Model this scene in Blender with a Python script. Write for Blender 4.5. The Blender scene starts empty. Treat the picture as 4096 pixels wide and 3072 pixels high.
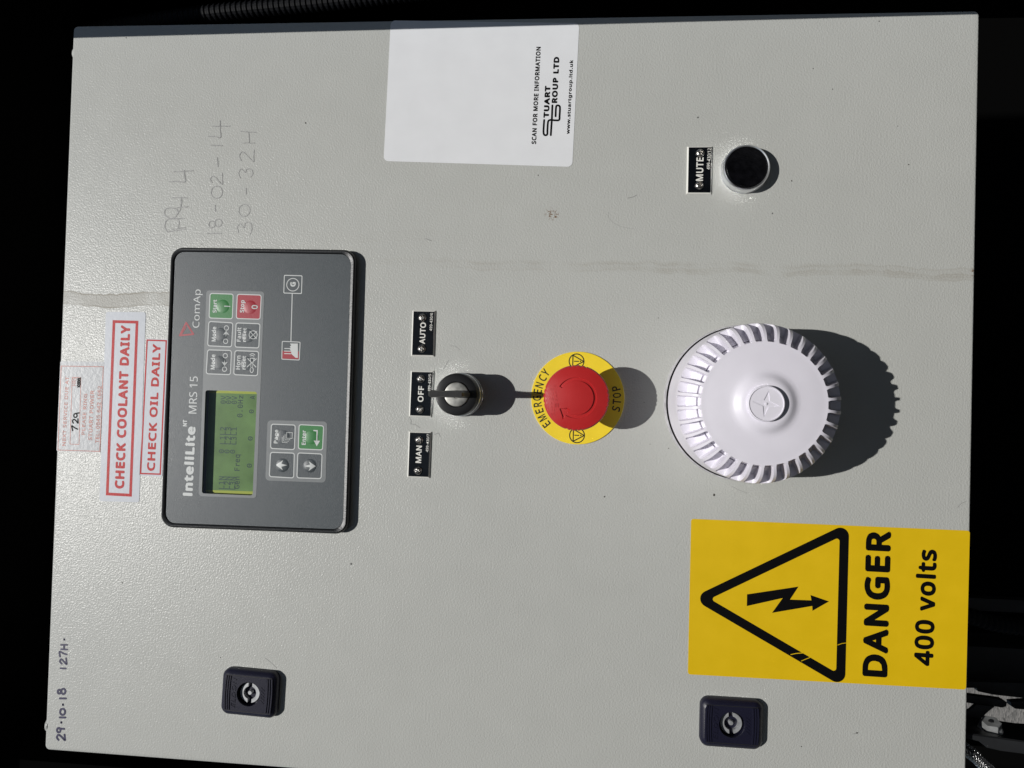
import bpy, math, random, os
from mathutils import Vector, Matrix
from mathutils.geometry import tessellate_polygon

# ------------------------------------------------------------------ camera, sky, sun, exposure
scene = bpy.context.scene
C = scene.collection
MM = 0.001
# world axes: x = to the right along the cabinet door, z = up, y = away from the viewer; door front is y = 0
cam_d = bpy.data.cameras.new('camera')
cam = bpy.data.objects.new('camera', cam_d)
C.objects.link(cam)
cam_d.sensor_fit = 'HORIZONTAL'
cam_d.sensor_width = 36.0
cam_d.lens = 26.107
cam_d.clip_start = 0.01
cam_d.clip_end = 4000.0
right = Vector((0.028817, 0.089021, -0.995613)); up = Vector((0.999432, -0.019994, 0.027139)); fwd = Vector((0.017490, 0.995829, 0.089546))   # the phone is held sideways
m = Matrix((right, up, -fwd)).transposed().to_4x4()
m.translation = Vector((250.615911, -482.856449, 242.742762)) * MM
cam.matrix_world = m
scene.camera = cam

SUN_TO = Vector((-0.027, -1.0, 1.033)).normalized()      # direction towards the sun
world = bpy.data.worlds.new('World')
scene.world = world
world.use_nodes = True
wn = world.node_tree.nodes
sky = wn.new('ShaderNodeTexSky')
sky.sky_type = 'NISHITA'
sky.sun_disc = False
sky.sun_elevation = math.asin(SUN_TO.z)
sky.sun_rotation = math.radians(180)
sky.dust_density = 0.3
sky.ozone_density = 2.0
wn['Background'].inputs['Strength'].default_value = 0.05
world.node_tree.links.new(sky.outputs['Color'], wn['Background'].inputs['Color'])

sun_d = bpy.data.lights.new('sun', 'SUN')
sun_d.energy = 5.0
sun_d.angle = math.radians(0.53)
sun_d.color = (1.0, 0.98, 0.945)
sun = bpy.data.objects.new('sun', sun_d)
C.objects.link(sun)
sun.rotation_euler = (-SUN_TO).to_track_quat('-Z', 'Y').to_euler()
sun.location = (0, -3, 4)

scene.view_settings.view_transform = 'Standard'
scene.view_settings.look = 'None'
scene.view_settings.exposure = -0.54
scene.view_settings.gamma = 1.0
scene.view_settings.use_curve_mapping = False

# ------------------------------------------------------------------ materials
MATS = {}
def mat(name, col, rough=0.5, metal=0.0, bump=None, vary=0.0, vscale=40.0, spec=0.5, coat=0.0):
    """bump = (noise scale, strength, distance m)"""
    if name in MATS:
        return MATS[name]
    mt = bpy.data.materials.new(name)
    mt.use_nodes = True
    nt = mt.node_tree
    b = nt.nodes['Principled BSDF']
    b.inputs['Base Color'].default_value = (*col, 1)
    b.inputs['Roughness'].default_value = rough
    b.inputs['Metallic'].default_value = metal
    b.inputs['Specular IOR Level'].default_value = spec
    b.inputs['Coat Weight'].default_value = coat
    tc = nt.nodes.new('ShaderNodeTexCoord')
    if vary:
        n = nt.nodes.new('ShaderNodeTexNoise')
        n.inputs['Scale'].default_value = vscale
        n.inputs['Detail'].default_value = 6
        nt.links.new(tc.outputs['Object'], n.inputs['Vector'])
        mr = nt.nodes.new('ShaderNodeMapRange')
        mr.inputs['From Min'].default_value = 0.3
        mr.inputs['From Max'].default_value = 0.7
        mr.inputs['To Min'].default_value = 1 - vary
        mr.inputs['To Max'].default_value = 1 + vary
        nt.links.new(n.outputs['Fac'], mr.inputs['Value'])
        mx = nt.nodes.new('ShaderNodeVectorMath')
        mx.operation = 'SCALE'
        mx.inputs[0].default_value = col
        nt.links.new(mr.outputs['Result'], mx.inputs['Scale'])
        nt.links.new(mx.outputs['Vector'], b.inputs['Base Color'])
        r2 = nt.nodes.new('ShaderNodeMapRange')
        r2.inputs['To Min'].default_value = max(0.02, rough - 0.08)
        r2.inputs['To Max'].default_value = min(1, rough + 0.08)
        nt.links.new(n.outputs['Fac'], r2.inputs['Value'])
        nt.links.new(r2.outputs['Result'], b.inputs['Roughness'])
    if bump:
        n = nt.nodes.new('ShaderNodeTexNoise')
        n.inputs['Scale'].default_value = bump[0]
        n.inputs['Detail'].default_value = 3
        nt.links.new(tc.outputs['Object'], n.inputs['Vector'])
        bp = nt.nodes.new('ShaderNodeBump')
        bp.inputs['Strength'].default_value = bump[1]
        bp.inputs['Distance'].default_value = bump[2]
        nt.links.new(n.outputs['Fac'], bp.inputs['Height'])
        nt.links.new(bp.outputs['Normal'], b.inputs['Normal'])
    MATS[name] = mt
    return mt

def paint_material():
    mt = bpy.data.materials.new('textured_grey_paint')
    mt.use_nodes = True
    nt = mt.node_tree
    N, L = nt.nodes, nt.links
    b = N['Principled BSDF']
    b.inputs['Roughness'].default_value = 0.42
    b.inputs['Specular IOR Level'].default_value = 0.24
    tc = N.new('ShaderNodeTexCoord')
    sx = N.new('ShaderNodeSeparateXYZ')
    L.new(tc.outputs['Object'], sx.inputs[0])
    X, Z = sx.outputs['X'], sx.outputs['Z']
    def mth(op, a, bb=None, c=None, clamp=False):
        n = N.new('ShaderNodeMath'); n.operation = op; n.use_clamp = clamp
        for i, v in enumerate((a, bb, c)):
            if v is None: continue
            if isinstance(v, (int, float)): n.inputs[i].default_value = v
            else: L.new(v, n.inputs[i])
        return n.outputs[0]
    def noise(scale, detail=2, vec=None, rough=0.5, dist=0.0):
        n = N.new('ShaderNodeTexNoise')
        n.inputs['Scale'].default_value = scale
        n.inputs['Detail'].default_value = detail
        n.inputs['Roughness'].default_value = rough
        n.inputs['Distortion'].default_value = dist
        L.new(vec or tc.outputs['Object'], n.inputs['Vector'])
        return n.outputs['Fac']
    def smooth(v, a, bb):
        n = N.new('ShaderNodeMapRange'); n.interpolation_type = 'SMOOTHSTEP'
        L.new(v, n.inputs['Value'])
        n.inputs['From Min'].default_value = a; n.inputs['From Max'].default_value = bb
        return n.outputs['Result']
    # leather-like orange peel
    peel = noise(850, 1.6, rough=0.4, dist=0.0)
    fine = noise(1700, 1)
    hgt = mth('ADD', peel, mth('MULTIPLY', fine, 0.25))
    bp = N.new('ShaderNodeBump')
    bp.inputs['Strength'].default_value = 0.72
    bp.inputs['Distance'].default_value = 0.0003
    L.new(hgt, bp.inputs['Height'])
    L.new(bp.outputs['Normal'], b.inputs['Normal'])
    # tone: large soft dirt variation
    big = noise(9, 5)
    mid = noise(55, 4)
    tone = mth('ADD', mth('MULTIPLY', big, 0.09), mth('MULTIPLY', mid, 0.07))
    tone = mth('ADD', tone, 0.92)
    # run-down water stains: wobbling bands with darker rims (x centre, half width, z from, z to, strength)
    wob = mth('MULTIPLY', mth('SUBTRACT', noise(22, 3), 0.5), 0.011)
    wob2 = mth('MULTIPLY', mth('SUBTRACT', noise(140, 3), 0.5), 0.004)
    dirt = None
    for (xc, hw, z0, z1, k) in STREAKS:
        d = mth('ABSOLUTE', mth('ADD', mth('SUBTRACT', X, xc), mth('ADD', wob, wob2)))
        inside = mth('SUBTRACT', 1.0, smooth(d, hw * 0.85, hw * 1.1))
        rim = mth('SUBTRACT', 1.0, smooth(mth('ABSOLUTE', mth('SUBTRACT', d, hw)), 0.0, 0.0008))
        m_ = mth('ADD', mth('MULTIPLY', inside, 0.42), mth('MULTIPLY', rim, 0.75))
        zr = mth('MULTIPLY', smooth(Z, z0, z0 + 0.05), mth('SUBTRACT', 1.0, smooth(Z, z1 - 0.05, z1)))
        m_ = mth('MULTIPLY', mth('MULTIPLY', m_, zr), mth('MULTIPLY', smooth(noise(38, 4), 0.3, 0.6), k))
        dirt = m_ if dirt is None else mth('ADD', dirt, m_)
    # small dark specks and scuffs
    vo = N.new('ShaderNodeTexVoronoi')
    vo.inputs['Scale'].default_value = 38
    L.new(tc.outputs['Object'], vo.inputs['Vector'])
    sc = N.new('ShaderNodeSeparateColor'); L.new(vo.outputs['Color'], sc.inputs[0])
    rad = mth('MULTIPLY', mth('POWER', sc.outputs['Green'], 3.0), 0.030)
    speck = mth('MULTIPLY', mth('LESS_THAN', vo.outputs['Distance'], rad), mth('GREATER_THAN', sc.outputs['Red'], 0.45))
    scuff = mth('MULTIPLY', smooth(noise(190, 6, rough=0.8), 0.63, 0.72), smooth(noise(16, 2), 0.53, 0.66))
    rust = None
    for (xc, zc, r) in RUST:
        dx = mth('SUBTRACT', X, xc); dz = mth('SUBTRACT', Z, zc)
        d = mth('SQRT', mth('ADD', mth('MULTIPLY', dx, dx), mth('MULTIPLY', dz, dz)))
        q = mth('MULTIPLY', mth('SUBTRACT', 1.0, smooth(d, r * 0.3, r)), smooth(noise(520, 4, rough=0.7), 0.5, 0.58))
        rust = q if rust is None else mth('ADD', rust, q)
    base = N.new('ShaderNodeVectorMath'); base.operation = 'SCALE'
    base.inputs[0].default_value = PAINT
    L.new(tone, base.inputs['Scale'])
    def mix(a, col, fac):
        n = N.new('ShaderNodeMix'); n.data_type = 'RGBA'
        L.new(fac, n.inputs['Factor']); L.new(a, n.inputs['A'])
        n.inputs['B'].default_value = (*col, 1)
        return n.outputs['Result']
    c = mix(base.outputs['Vector'], (0.30, 0.27, 0.22), mth('MULTIPLY', dirt, 1.0, clamp=True))
    c = mix(c, (0.30, 0.29, 0.27), mth('MULTIPLY', scuff, 0.45))
    c = mix(c, (0.05, 0.05, 0.05), mth('MULTIPLY', speck, 0.8))
    c = mix(c, (0.16, 0.08, 0.03), mth('MULTIPLY', rust, 0.9, clamp=True))
    L.new(c, b.inputs['Base Color'])
    rg = mth('ADD', mth('MULTIPLY', mid, 0.10), mth('ADD', mth('MULTIPLY', dirt, 0.4), 0.25))
    L.new(rg, b.inputs['Roughness'])
    MATS['paint'] = mt
    return mt

PAINT = (0.476, 0.482, 0.457)
STREAKS = [(0.0865, 0.0024, -0.05, 0.36, 0.26), (0.0842, 0.0014, -0.05, 0.24, 0.30), (0.0890, 0.0010, 0.05, 0.42, 0.16),
           (0.0610, 0.0046, 0.48, 0.66, 0.85), (0.1050, 0.0030, 0.30, 0.45, 0.08)]
RUST = [((370.9, 263.7)[0] / 1000 - 0.25, (370.9, 263.7)[1] / 1000, 0.0055), ((369.8, 260.9)[0] / 1000 - 0.25, (369.8, 260.9)[1] / 1000, 0.003), ((336.1, -0.3)[0] / 1000 - 0.25, (336.1, -0.3)[1] / 1000, 0.004)]

def pane_material():
    mt = bpy.data.materials.new('clear_window')
    mt.use_nodes = True
    nt = mt.node_tree
    nt.nodes.remove(nt.nodes['Principled BSDF'])
    out = nt.nodes['Material Output']
    tr = nt.nodes.new('ShaderNodeBsdfTransparent')
    tr.inputs[0].default_value = (0.93, 0.94, 0.93, 1)
    gl = nt.nodes.new('ShaderNodeBsdfGlossy')
    gl.inputs['Roughness'].default_value = 0.08
    mx = nt.nodes.new('ShaderNodeMixShader')
    mx.inputs[0].default_value = 0.035
    nt.links.new(tr.outputs[0], mx.inputs[1])
    nt.links.new(gl.outputs[0], mx.inputs[2])
    nt.links.new(mx.outputs[0], out.inputs['Surface'])
    return mt

def ground_material():
    mt = bpy.data.materials.new('pale_gravel')
    mt.use_nodes = True
    nt = mt.node_tree
    b = nt.nodes['Principled BSDF']
    b.inputs['Roughness'].default_value = 0.9
    tc = nt.nodes.new('ShaderNodeTexCoord')
    vo = nt.nodes.new('ShaderNodeTexVoronoi')
    vo.inputs['Scale'].default_value = 150
    nt.links.new(tc.outputs['Object'], vo.inputs['Vector'])
    n = nt.nodes.new('ShaderNodeTexNoise'); n.inputs['Scale'].default_value = 60; n.inputs['Detail'].default_value = 6
    nt.links.new(tc.outputs['Object'], n.inputs['Vector'])
    sc = nt.nodes.new('ShaderNodeSeparateColor'); nt.links.new(vo.outputs['Color'], sc.inputs[0])
    ad = nt.nodes.new('ShaderNodeMath'); ad.operation = 'ADD'
    nt.links.new(sc.outputs['Red'], ad.inputs[0]); nt.links.new(n.outputs['Fac'], ad.inputs[1])
    cr = nt.nodes.new('ShaderNodeValToRGB')
    cr.color_ramp.elements[0].position = 0.3; cr.color_ramp.elements[0].color = (0.07, 0.068, 0.062, 1)
    cr.color_ramp.elements[1].position = 1.4; cr.color_ramp.elements[1].color = (0.20, 0.19, 0.175, 1)
    nt.links.new(ad.outputs[0], cr.inputs[0])
    nt.links.new(cr.outputs[0], b.inputs['Base Color'])
    bp = nt.nodes.new('ShaderNodeBump'); bp.inputs['Distance'].default_value = 0.003; bp.inputs['Strength'].default_value = 0.7
    nt.links.new(vo.outputs['Distance'], bp.inputs['Height']); bp.invert = True
    nt.links.new(bp.outputs['Normal'], b.inputs['Normal'])
    return mt

paint = paint_material()
M_black = mat('black_plastic', (0.006, 0.006, 0.007), 0.40, bump=(2600, 0.3, 0.0001), spec=0.35)
M_bezel = mat('black_bezel_plastic', (0.010, 0.011, 0.012), 0.38, bump=(1300, 0.35, 0.0003))
M_gloss = mat('black_laminate', (0.004, 0.005, 0.007), 0.25, vary=0.3, vscale=120, spec=0.25)
M_white = mat('white_engraved_core', (0.78, 0.77, 0.72), 0.5)
M_cap = mat('black_button_cap', (0.003, 0.003, 0.004), 0.24, bump=(900, 0.3, 0.0003), spec=0.5, vary=0.4, vscale=250)
M_chrome = mat('chrome', (0.84, 0.85, 0.87), 0.32, 1.0, vary=0.06, vscale=200)
M_dchrome = mat('dark_chrome', (0.62, 0.63, 0.65), 0.26, 1.0)
M_steel = mat('stainless_screw', (0.52, 0.50, 0.47), 0.30, 1.0, bump=(900, 0.3, 0.0001))
M_zinc = mat('zinc_cast', (0.40, 0.395, 0.37), 0.46, 1.0, bump=(2200, 0.3, 0.0001), vary=0.2, vscale=300)
M_barrel = mat('lock_zinc', (0.46, 0.47, 0.48), 0.55, 0.6, vary=0.2, vscale=300)
M_navy = mat('navy_lock_plastic', (0.008, 0.008, 0.022), 0.40, bump=(2000, 0.35, 0.0002))
M_face = mat('grey_membrane', (0.067, 0.079, 0.087), 0.40, bump=(2000, 0.6, 0.0002), vary=0.05, vscale=700)
M_pad = mat('light_grey_membrane', (0.195, 0.207, 0.212), 0.42, bump=(2200, 0.3, 0.0002), vary=0.04, vscale=700)
M_print = mat('white_print', (0.62, 0.64, 0.63), 0.5)
M_green = mat('green_key', (0.035, 0.20, 0.050), 0.40, bump=(2200, 0.3, 0.0002))
M_redkey = mat('red_key', (0.36, 0.020, 0.035), 0.40, bump=(2200, 0.3, 0.0002))
M_lcd = mat('lcd_green', (0.15, 0.275, 0.068), 0.35, vary=0.22, vscale=60)
M_lcde = mat('lcd_yellow_edge', (0.50, 0.55, 0.05), 0.4)
M_lcdt = mat('lcd_segments', (0.016, 0.045, 0.045), 0.4)
M_lcdt2 = mat('lcd_ghost_segments', (0.035, 0.085, 0.055), 0.4)
M_wall = mat('recess_black', (0.01, 0.01, 0.012), 0.6)
M_red = mat('red_mushroom', (0.50, 0.020, 0.021), 0.36, bump=(1600, 0.35, 0.0002), vary=0.04, vscale=90)
M_yel = mat('yellow_legend', (0.93, 0.69, 0.030), 0.42, vary=0.03, vscale=90)
M_ink = mat('dark_green_print', (0.014, 0.022, 0.012), 0.5)
M_ysign = mat('yellow_sign_vinyl', (0.74, 0.485, 0.003), 0.45, vary=0.03, vscale=60, bump=(900, 0.12, 0.0002))
M_bink = mat('black_print', (0.003, 0.003, 0.0035), 0.5, spec=0.12)
M_label = mat('white_sticker', (0.80, 0.81, 0.83), 0.33, vary=0.02, vscale=60)
M_label2 = mat('white_foil_sticker', (0.60, 0.625, 0.67), 0.36, bump=(320, 0.2, 0.0003), spec=0.25)
M_silver = mat('silvery_faded_sticker', (0.47, 0.485, 0.50), 0.34, bump=(420, 0.35, 0.0003), spec=0.3, vary=0.05, vscale=120)
M_foil = mat('red_foil_print', (0.50, 0.022, 0.024), 0.42, 0.0, bump=(700, 0.25, 0.0003), spec=0.2, vary=0.12, vscale=400)
M_foil2 = mat('faded_red_foil', (0.47, 0.20, 0.17), 0.36, 0.0, bump=(600, 0.3, 0.0003), spec=0.25, vary=0.35, vscale=350)
M_marker = mat('purple_marker_ink', (0.038, 0.034, 0.085), 0.4, vary=0.35, vscale=500)
M_pencil = mat('pencil_graphite', (0.33, 0.33, 0.325), 0.5, vary=0.35, vscale=900)
M_siren = mat('white_sounder_plastic', (0.79, 0.765, 0.84), 0.40, vary=0.025, vscale=60)
M_sirenb = mat('pale_sounder_base', (0.52, 0.51, 0.53), 0.5, vary=0.2, vscale=260)
M_steelblk = mat('black_painted_steel', (0.020, 0.021, 0.023), 0.5, bump=(300, 0.3, 0.0004), vary=0.2, vscale=40)
M_void = mat('void_black_lining', (0.003, 0.003, 0.003), 1.0, spec=0.0)  # even near-black without gloss, keeps the housing's inside dark
M_conduit = mat('black_corrugated_plastic', (0.005, 0.0055, 0.007), 0.55, spec=0.2)
M_bolt = mat('galvanised_bolt', (0.42, 0.43, 0.43), 0.42, 0.5, vary=0.3, vscale=180)
M_braid = mat('steel_braid', (0.66, 0.66, 0.66), 0.26, 1.0)
M_ground = ground_material()
M_asphalt = mat('dark_asphalt', (0.05, 0.05, 0.052), 0.85, bump=(120, 0.6, 0.004), vary=0.3, vscale=60)
M_pane = pane_material()

# ------------------------------------------------------------------ mesh helpers (all coordinates in mm on the door: u right, v up, h out of the door)
FONT_DIR = bpy.utils.system_resource('DATAFILES', path='fonts')
def load_font(fn):
    try:
        return bpy.data.fonts.load(os.path.join(FONT_DIR, fn))
    except Exception:
        return None
F_SANS = load_font('NotoSansMath-Regular.woff2')
F_MONO = load_font('DejaVuSansMono.woff2')

class MB:
    def __init__(self):
        self.v, self.f = [], []
    def add(self, vs, fs):
        n = len(self.v)
        self.v += [tuple(map(float, p)) for p in vs]
        self.f += [[i + n for i in f] for f in fs]
        return self
    def prism(self, loop, h0, h1):
        n = len(loop)
        vs = [(x, y, h0) for x, y in loop] + [(x, y, h1) for x, y in loop]
        fs = [[i, (i + 1) % n, n + (i + 1) % n, n + i] for i in range(n)]
        fs.append([n + i for i in range(n)])
        fs.append([n - 1 - i for i in range(n)])
        return self.add(vs, fs)
    def flat(self, loop, h):
        tris = tessellate_polygon([[Vector((x, y, 0)) for x, y in loop]])
        return self.add([(x, y, h) for x, y in loop], [list(t) for t in tris])
    def holed(self, loops, h0, h1):
        """solid plate with holes: loops[0] outer, the rest holes"""
        tris = tessellate_polygon([[Vector((x, y, 0)) for x, y in lp] for lp in loops])
        pts = [p for lp in loops for p in lp]
        self.add([(x, y, h1) for x, y in pts], [list(t) for t in tris])
        self.add([(x, y, h0) for x, y in pts], [list(t)[::-1] for t in tris])
        for lp in loops:
            n = len(lp)
            self.add([(x, y, h0) for x, y in lp] + [(x, y, h1) for x, y in lp], [[i, (i + 1) % n, n + (i + 1) % n, n + i] for i in range(n)])
        return self
    def loft(self, loops, cap0=True, cap1=True):
        """loops: list of lists of (u, v, h), equal length"""
        n = len(loops[0])
        vs = [p for lp in loops for p in lp]
        fs = []
        for k in range(len(loops) - 1):
            for i in range(n):
                j = (i + 1) % n
                fs.append([k * n + i, k * n + j, (k + 1) * n + j, (k + 1) * n + i])
        if cap1: fs.append([(len(loops) - 1) * n + i for i in range(n)])
        if cap0: fs.append([n - 1 - i for i in range(n)])
        return self.add(vs, fs)
    def lathe(self, c, prof, n=64, cap0=True, cap1=True):
        lp = [[(c[0] + r * math.cos(2 * math.pi * i / n), c[1] + r * math.sin(2 * math.pi * i / n), h) for i in range(n)] for r, h in prof]
        return self.loft(lp, cap0, cap1)
    def box(self, u0, u1, v0, v1, h0, h1):
        return self.prism([(u0, v0), (u1, v0), (u1, v1), (u0, v1)], h0, h1)
    def ribbon(self, pts, w, h, closed=False, caps=True):
        """flat brush stroke"""
        n = len(pts)
        P = [Vector(p) for p in pts]
        L_, R_ = [], []
        for i in range(n):
            a = P[(i - 1) % n] if (closed or i > 0) else P[i]
            b = P[(i + 1) % n] if (closed or i < n - 1) else P[i]
            t = b - a
            if t.length < 1e-9: t = Vector((1, 0))
            t.normalize()
            k = Vector((-t.y, t.x)) * (w / 2)
            L_.append(P[i] + k); R_.append(P[i] - k)
        vs = [(p.x, p.y, h) for p in L_] + [(p.x, p.y, h) for p in R_]
        rng = range(n if closed else n - 1)
        self.add(vs, [[n + i, n + (i + 1) % n, (i + 1) % n, i] for i in rng])
        if caps and not closed:
            for e in (P[0], P[-1]):
                self.flat([(e.x + w / 2 * math.cos(2 * math.pi * k / 10), e.y + w / 2 * math.sin(2 * math.pi * k / 10)) for k in range(10)], h + 0.004)
        return self
    def tube(self, path, rad, n=12, cap=True):
        """path: points (u, v, h); rad: number or list"""
        P = [Vector(p) for p in path]
        rad = rad if isinstance(rad, (list, tuple)) else [rad] * len(P)
        lps = []
        ref = Vector((0.31, 0.22, 0.93))
        for i, p in enumerate(P):
            t = (P[min(i + 1, len(P) - 1)] - P[max(i - 1, 0)]).normalized()
            a = t.cross(ref).normalized(); b = t.cross(a)
            lps.append([tuple(p + a * rad[i] * math.cos(2 * math.pi * k / n) + b * rad[i] * math.sin(2 * math.pi * k / n)) for k in range(n)])
        return self.loft(lps, cap, cap)
    def refine(self, L):
        """split long triangles so that a print can follow a dome"""
        tris = []
        for f in self.f:
            for k in range(1, len(f) - 1): tris.append((f[0], f[k], f[k + 1]))
        for _ in range(5):
            mid, out = {}, []
            def mp(a, b):
                key_ = (min(a, b), max(a, b))
                if key_ not in mid:
                    self.v.append(tuple((self.v[a][i] + self.v[b][i]) / 2 for i in range(3))); mid[key_] = len(self.v) - 1
                return mid[key_]
            ln = lambda a, b: math.dist(self.v[a], self.v[b])
            again = False
            for (a, b, c) in tris:
                e = [(ln(a, b), a, b, c), (ln(b, c), b, c, a), (ln(c, a), c, a, b)]
                e.sort(reverse=True)
                if e[0][0] > L:
                    _, p, q, o = e[0]; m_ = mp(p, q); out += [(p, m_, o), (m_, q, o)]; again = True
                else: out.append((a, b, c))
            tris = out
            if not again: break
        self.f = [list(t) for t in tris]
        return self
    def build(self, name, material, parent=None, smooth=None, warp=None, kind=None, label=None, origin=None):
        root = parent
        while root is not None and root.parent is not None: root = root.parent
        o3 = origin or (root['_o'] if root is not None and '_o' in root else (0, 0, 0))
        me = bpy.data.meshes.new(name)
        vs = []
        for (u, v, h) in self.v:
            if warp: h = h + warp(u, v)
            vs.append(((u - o3[0]) * MM, -(h - o3[2]) * MM, (v - o3[1]) * MM))
        me.from_pydata(vs, [], self.f)
        me.validate()
        me.update()
        import bmesh
        bm = bmesh.new(); bm.from_mesh(me)
        bmesh.ops.recalc_face_normals(bm, faces=bm.faces) if len(self.f) > 1 and not self.is_flat() else None
        bm.to_mesh(me); bm.free()
        if self.is_flat():
            if me.polygons and sum(p.normal.y * p.area for p in me.polygons) > 0: me.flip_normals()
        me.materials.append(material)
        if smooth is not None:
            for p in me.polygons: p.use_smooth = True
            me.set_sharp_from_angle(angle=math.radians(smooth))
        o = bpy.data.objects.new(name, me)
        C.objects.link(o)
        if parent is not None: o.parent = parent
        else: o.location = (o3[0] * MM, -o3[2] * MM, o3[1] * MM)
        if kind: o['kind'] = kind
        if label: o['label'] = label
        return o
    def is_flat(self):
        return getattr(self, 'flatmesh', False)

def flatmb():
    b = MB(); b.flatmesh = True
    return b

def rrect(cx, cy, w, h, r, n=6, rot=0.0):
    pts = []
    for (sx, sy, a0) in ((1, 1, 0), (-1, 1, 90), (-1, -1, 180), (1, -1, 270)):
        for k in range(n + 1):
            a = math.radians(a0 + 90 * k / n)
            pts.append((sx * (w / 2 - r) + r * math.cos(a), sy * (h / 2 - r) + r * math.sin(a)))
    c, s = math.cos(rot), math.sin(rot)
    return [(cx + x * c - y * s, cy + x * s + y * c) for x, y in pts]

def rpoly(pts, r, n=5):
    """polygon with rounded corners"""
    out = []
    N = len(pts)
    for i in range(N):
        p = Vector(pts[i]); a = (Vector(pts[i - 1]) - p); b = (Vector(pts[(i + 1) % N]) - p)
        a.normalize(); b.normalize()
        ang = a.angle(b)
        if r < 1e-6:
            out.append(tuple(p)); continue
        d = r / math.tan(ang / 2)
        c = p + (a + b).normalized() * (r / math.sin(ang / 2))
        s0 = p + a * d - c; s1 = p + b * d - c
        tot = s0.angle_signed(s1)
        for k in range(n + 1):
            t = -tot * k / n
            out.append((c.x + s0.x * math.cos(t) - s0.y * math.sin(t), c.y + s0.x * math.sin(t) + s0.y * math.cos(t)))
    return out

def inset(pts, d):
    """inset a convex polygon by d"""
    N = len(pts)
    area = sum(pts[i][0] * pts[(i + 1) % N][1] - pts[(i + 1) % N][0] * pts[i][1] for i in range(N))
    sg = 1 if area > 0 else -1
    lines = []
    for i in range(N):
        p = Vector(pts[i]); q = Vector(pts[(i + 1) % N])
        t = (q - p).normalized(); k = Vector((-t.y, t.x)) * sg * d
        lines.append((p + k, t))
    out = []
    for i in range(N):
        p, t = lines[i - 1]; q, s = lines[i]
        den = t.x * s.y - t.y * s.x
        w = q - p
        out.append(tuple(p + t * ((w.x * s.y - w.y * s.x) / den)))
    return out

def quad(tl, tr, bl, br):
    """corners as seen in the sideways photo -> loop"""
    return [tl, tr, br, bl]

def circle(c, r, n=32, a0=0.0):
    return [(c[0] + r * math.cos(a0 + 2 * math.pi * i / n), c[1] + r * math.sin(a0 + 2 * math.pi * i / n)) for i in range(n)]

def curve(pts, k=6, closed=False):
    """Catmull-Rom through pts"""
    P = [Vector(p) for p in pts]
    N = len(P); out = []
    for i in range(N if closed else N - 1):
        g = (lambda j: P[j % N]) if closed else (lambda j: P[max(0, min(N - 1, j))])
        p0, p1, p2, p3 = g(i - 1), g(i), g(i + 1), g(i + 2)
        for s in range(k):
            t = s / k
            out.append(0.5 * ((2 * p1) + (p2 - p0) * t + (2 * p0 - 5 * p1 + 4 * p2 - p3) * t * t + (3 * p1 - p0 - 3 * p2 + p3) * t ** 3))
    if not closed: out.append(P[-1])
    return [tuple(p) for p in out]

GL = {}
def glyphs(s, bold, font, extrude=0.0):
    if bold > 0: bold *= 0.5
    key = (s, bold, font.name if font else '', extrude)
    if key in GL: return GL[key]
    cu = bpy.data.curves.new('tmp_text', 'FONT')
    cu.body = s
    if font: cu.font = font
    cu.offset = min(bold, 0.0)
    cu.space_character = 1.0 + max(0.0, bold) * 3.0
    cu.resolution_u = 3
    cu.fill_mode = 'FRONT' if not extrude else 'BOTH'
    cu.extrude = extrude
    ob = bpy.data.objects.new('tmp_text', cu)
    C.objects.link(ob)
    dg = bpy.context.evaluated_depsgraph_get()
    me = bpy.data.meshes.new_from_object(ob.evaluated_get(dg))
    vs = [tuple(v.co) for v in me.vertices]; fs = [list(p.vertices) for p in me.polygons]
    bpy.data.objects.remove(ob); bpy.data.curves.remove(cu); bpy.data.meshes.remove(me)
    if bold > 0 and not extrude:
        # heavier strokes: shifted copies, each a hair (2 micrometres) above the last
        v0, f0 = vs, fs
        vs, fs = [], []
        for k in range(9):
            dx, dy = (0, 0) if k == 8 else (bold * math.cos(math.pi * k / 4), bold * math.sin(math.pi * k / 4))
            n = len(vs)
            vs += [(x + dx, y + dy, 0.002 * k) for x, y, z in v0]
            fs += [[i + n for i in f] for f in f0]
    GL[key] = (vs, fs)
    return GL[key]

def text(b, s, A, E, T, h, bold=0.0, font=None, extrude=0.0, slant=0.0):
    """put string s into the mesh b: A ink start-bottom, E ink end-bottom, T ink start-top"""
    vs, fs = glyphs(s, bold, font or F_SANS, extrude)
    x0 = min(v[0] for v in vs); x1 = max(v[0] for v in vs); y0 = min(v[1] for v in vs); y1 = max(v[1] for v in vs)
    A, E, T = Vector(A), Vector(E), Vector(T)
    ex = E - A
    ey = Vector((-ex.y, ex.x)).normalized()
    H = abs((T - A).dot(ey))
    out = []
    for (x, y, z) in vs:
        fx = (x - x0) / (x1 - x0); fy = (y - y0) / (y1 - y0)
        p = A + ex * fx + ey * (H * fy) + ex.normalized() * (slant * H * fy)
        out.append((p.x, p.y, h + (z / extrude * 0.16 if extrude else z)))
    b.add(out, fs)
    return b

def thing(name, label, cat, o=(0, 0, 0), group=None):
    e = bpy.data.objects.new(name, None)
    C.objects.link(e)
    e.empty_display_size = 0.02
    e.location = (o[0] * MM, -o[2] * MM, o[1] * MM)
    e['label'] = label; e['category'] = cat
    e['_o'] = list(o)
    if group: e['group'] = group
    return e

def tag(o, label, cat, group=None):
    o['label'] = label; o['category'] = cat
    if group: o['group'] = group
    return o

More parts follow.
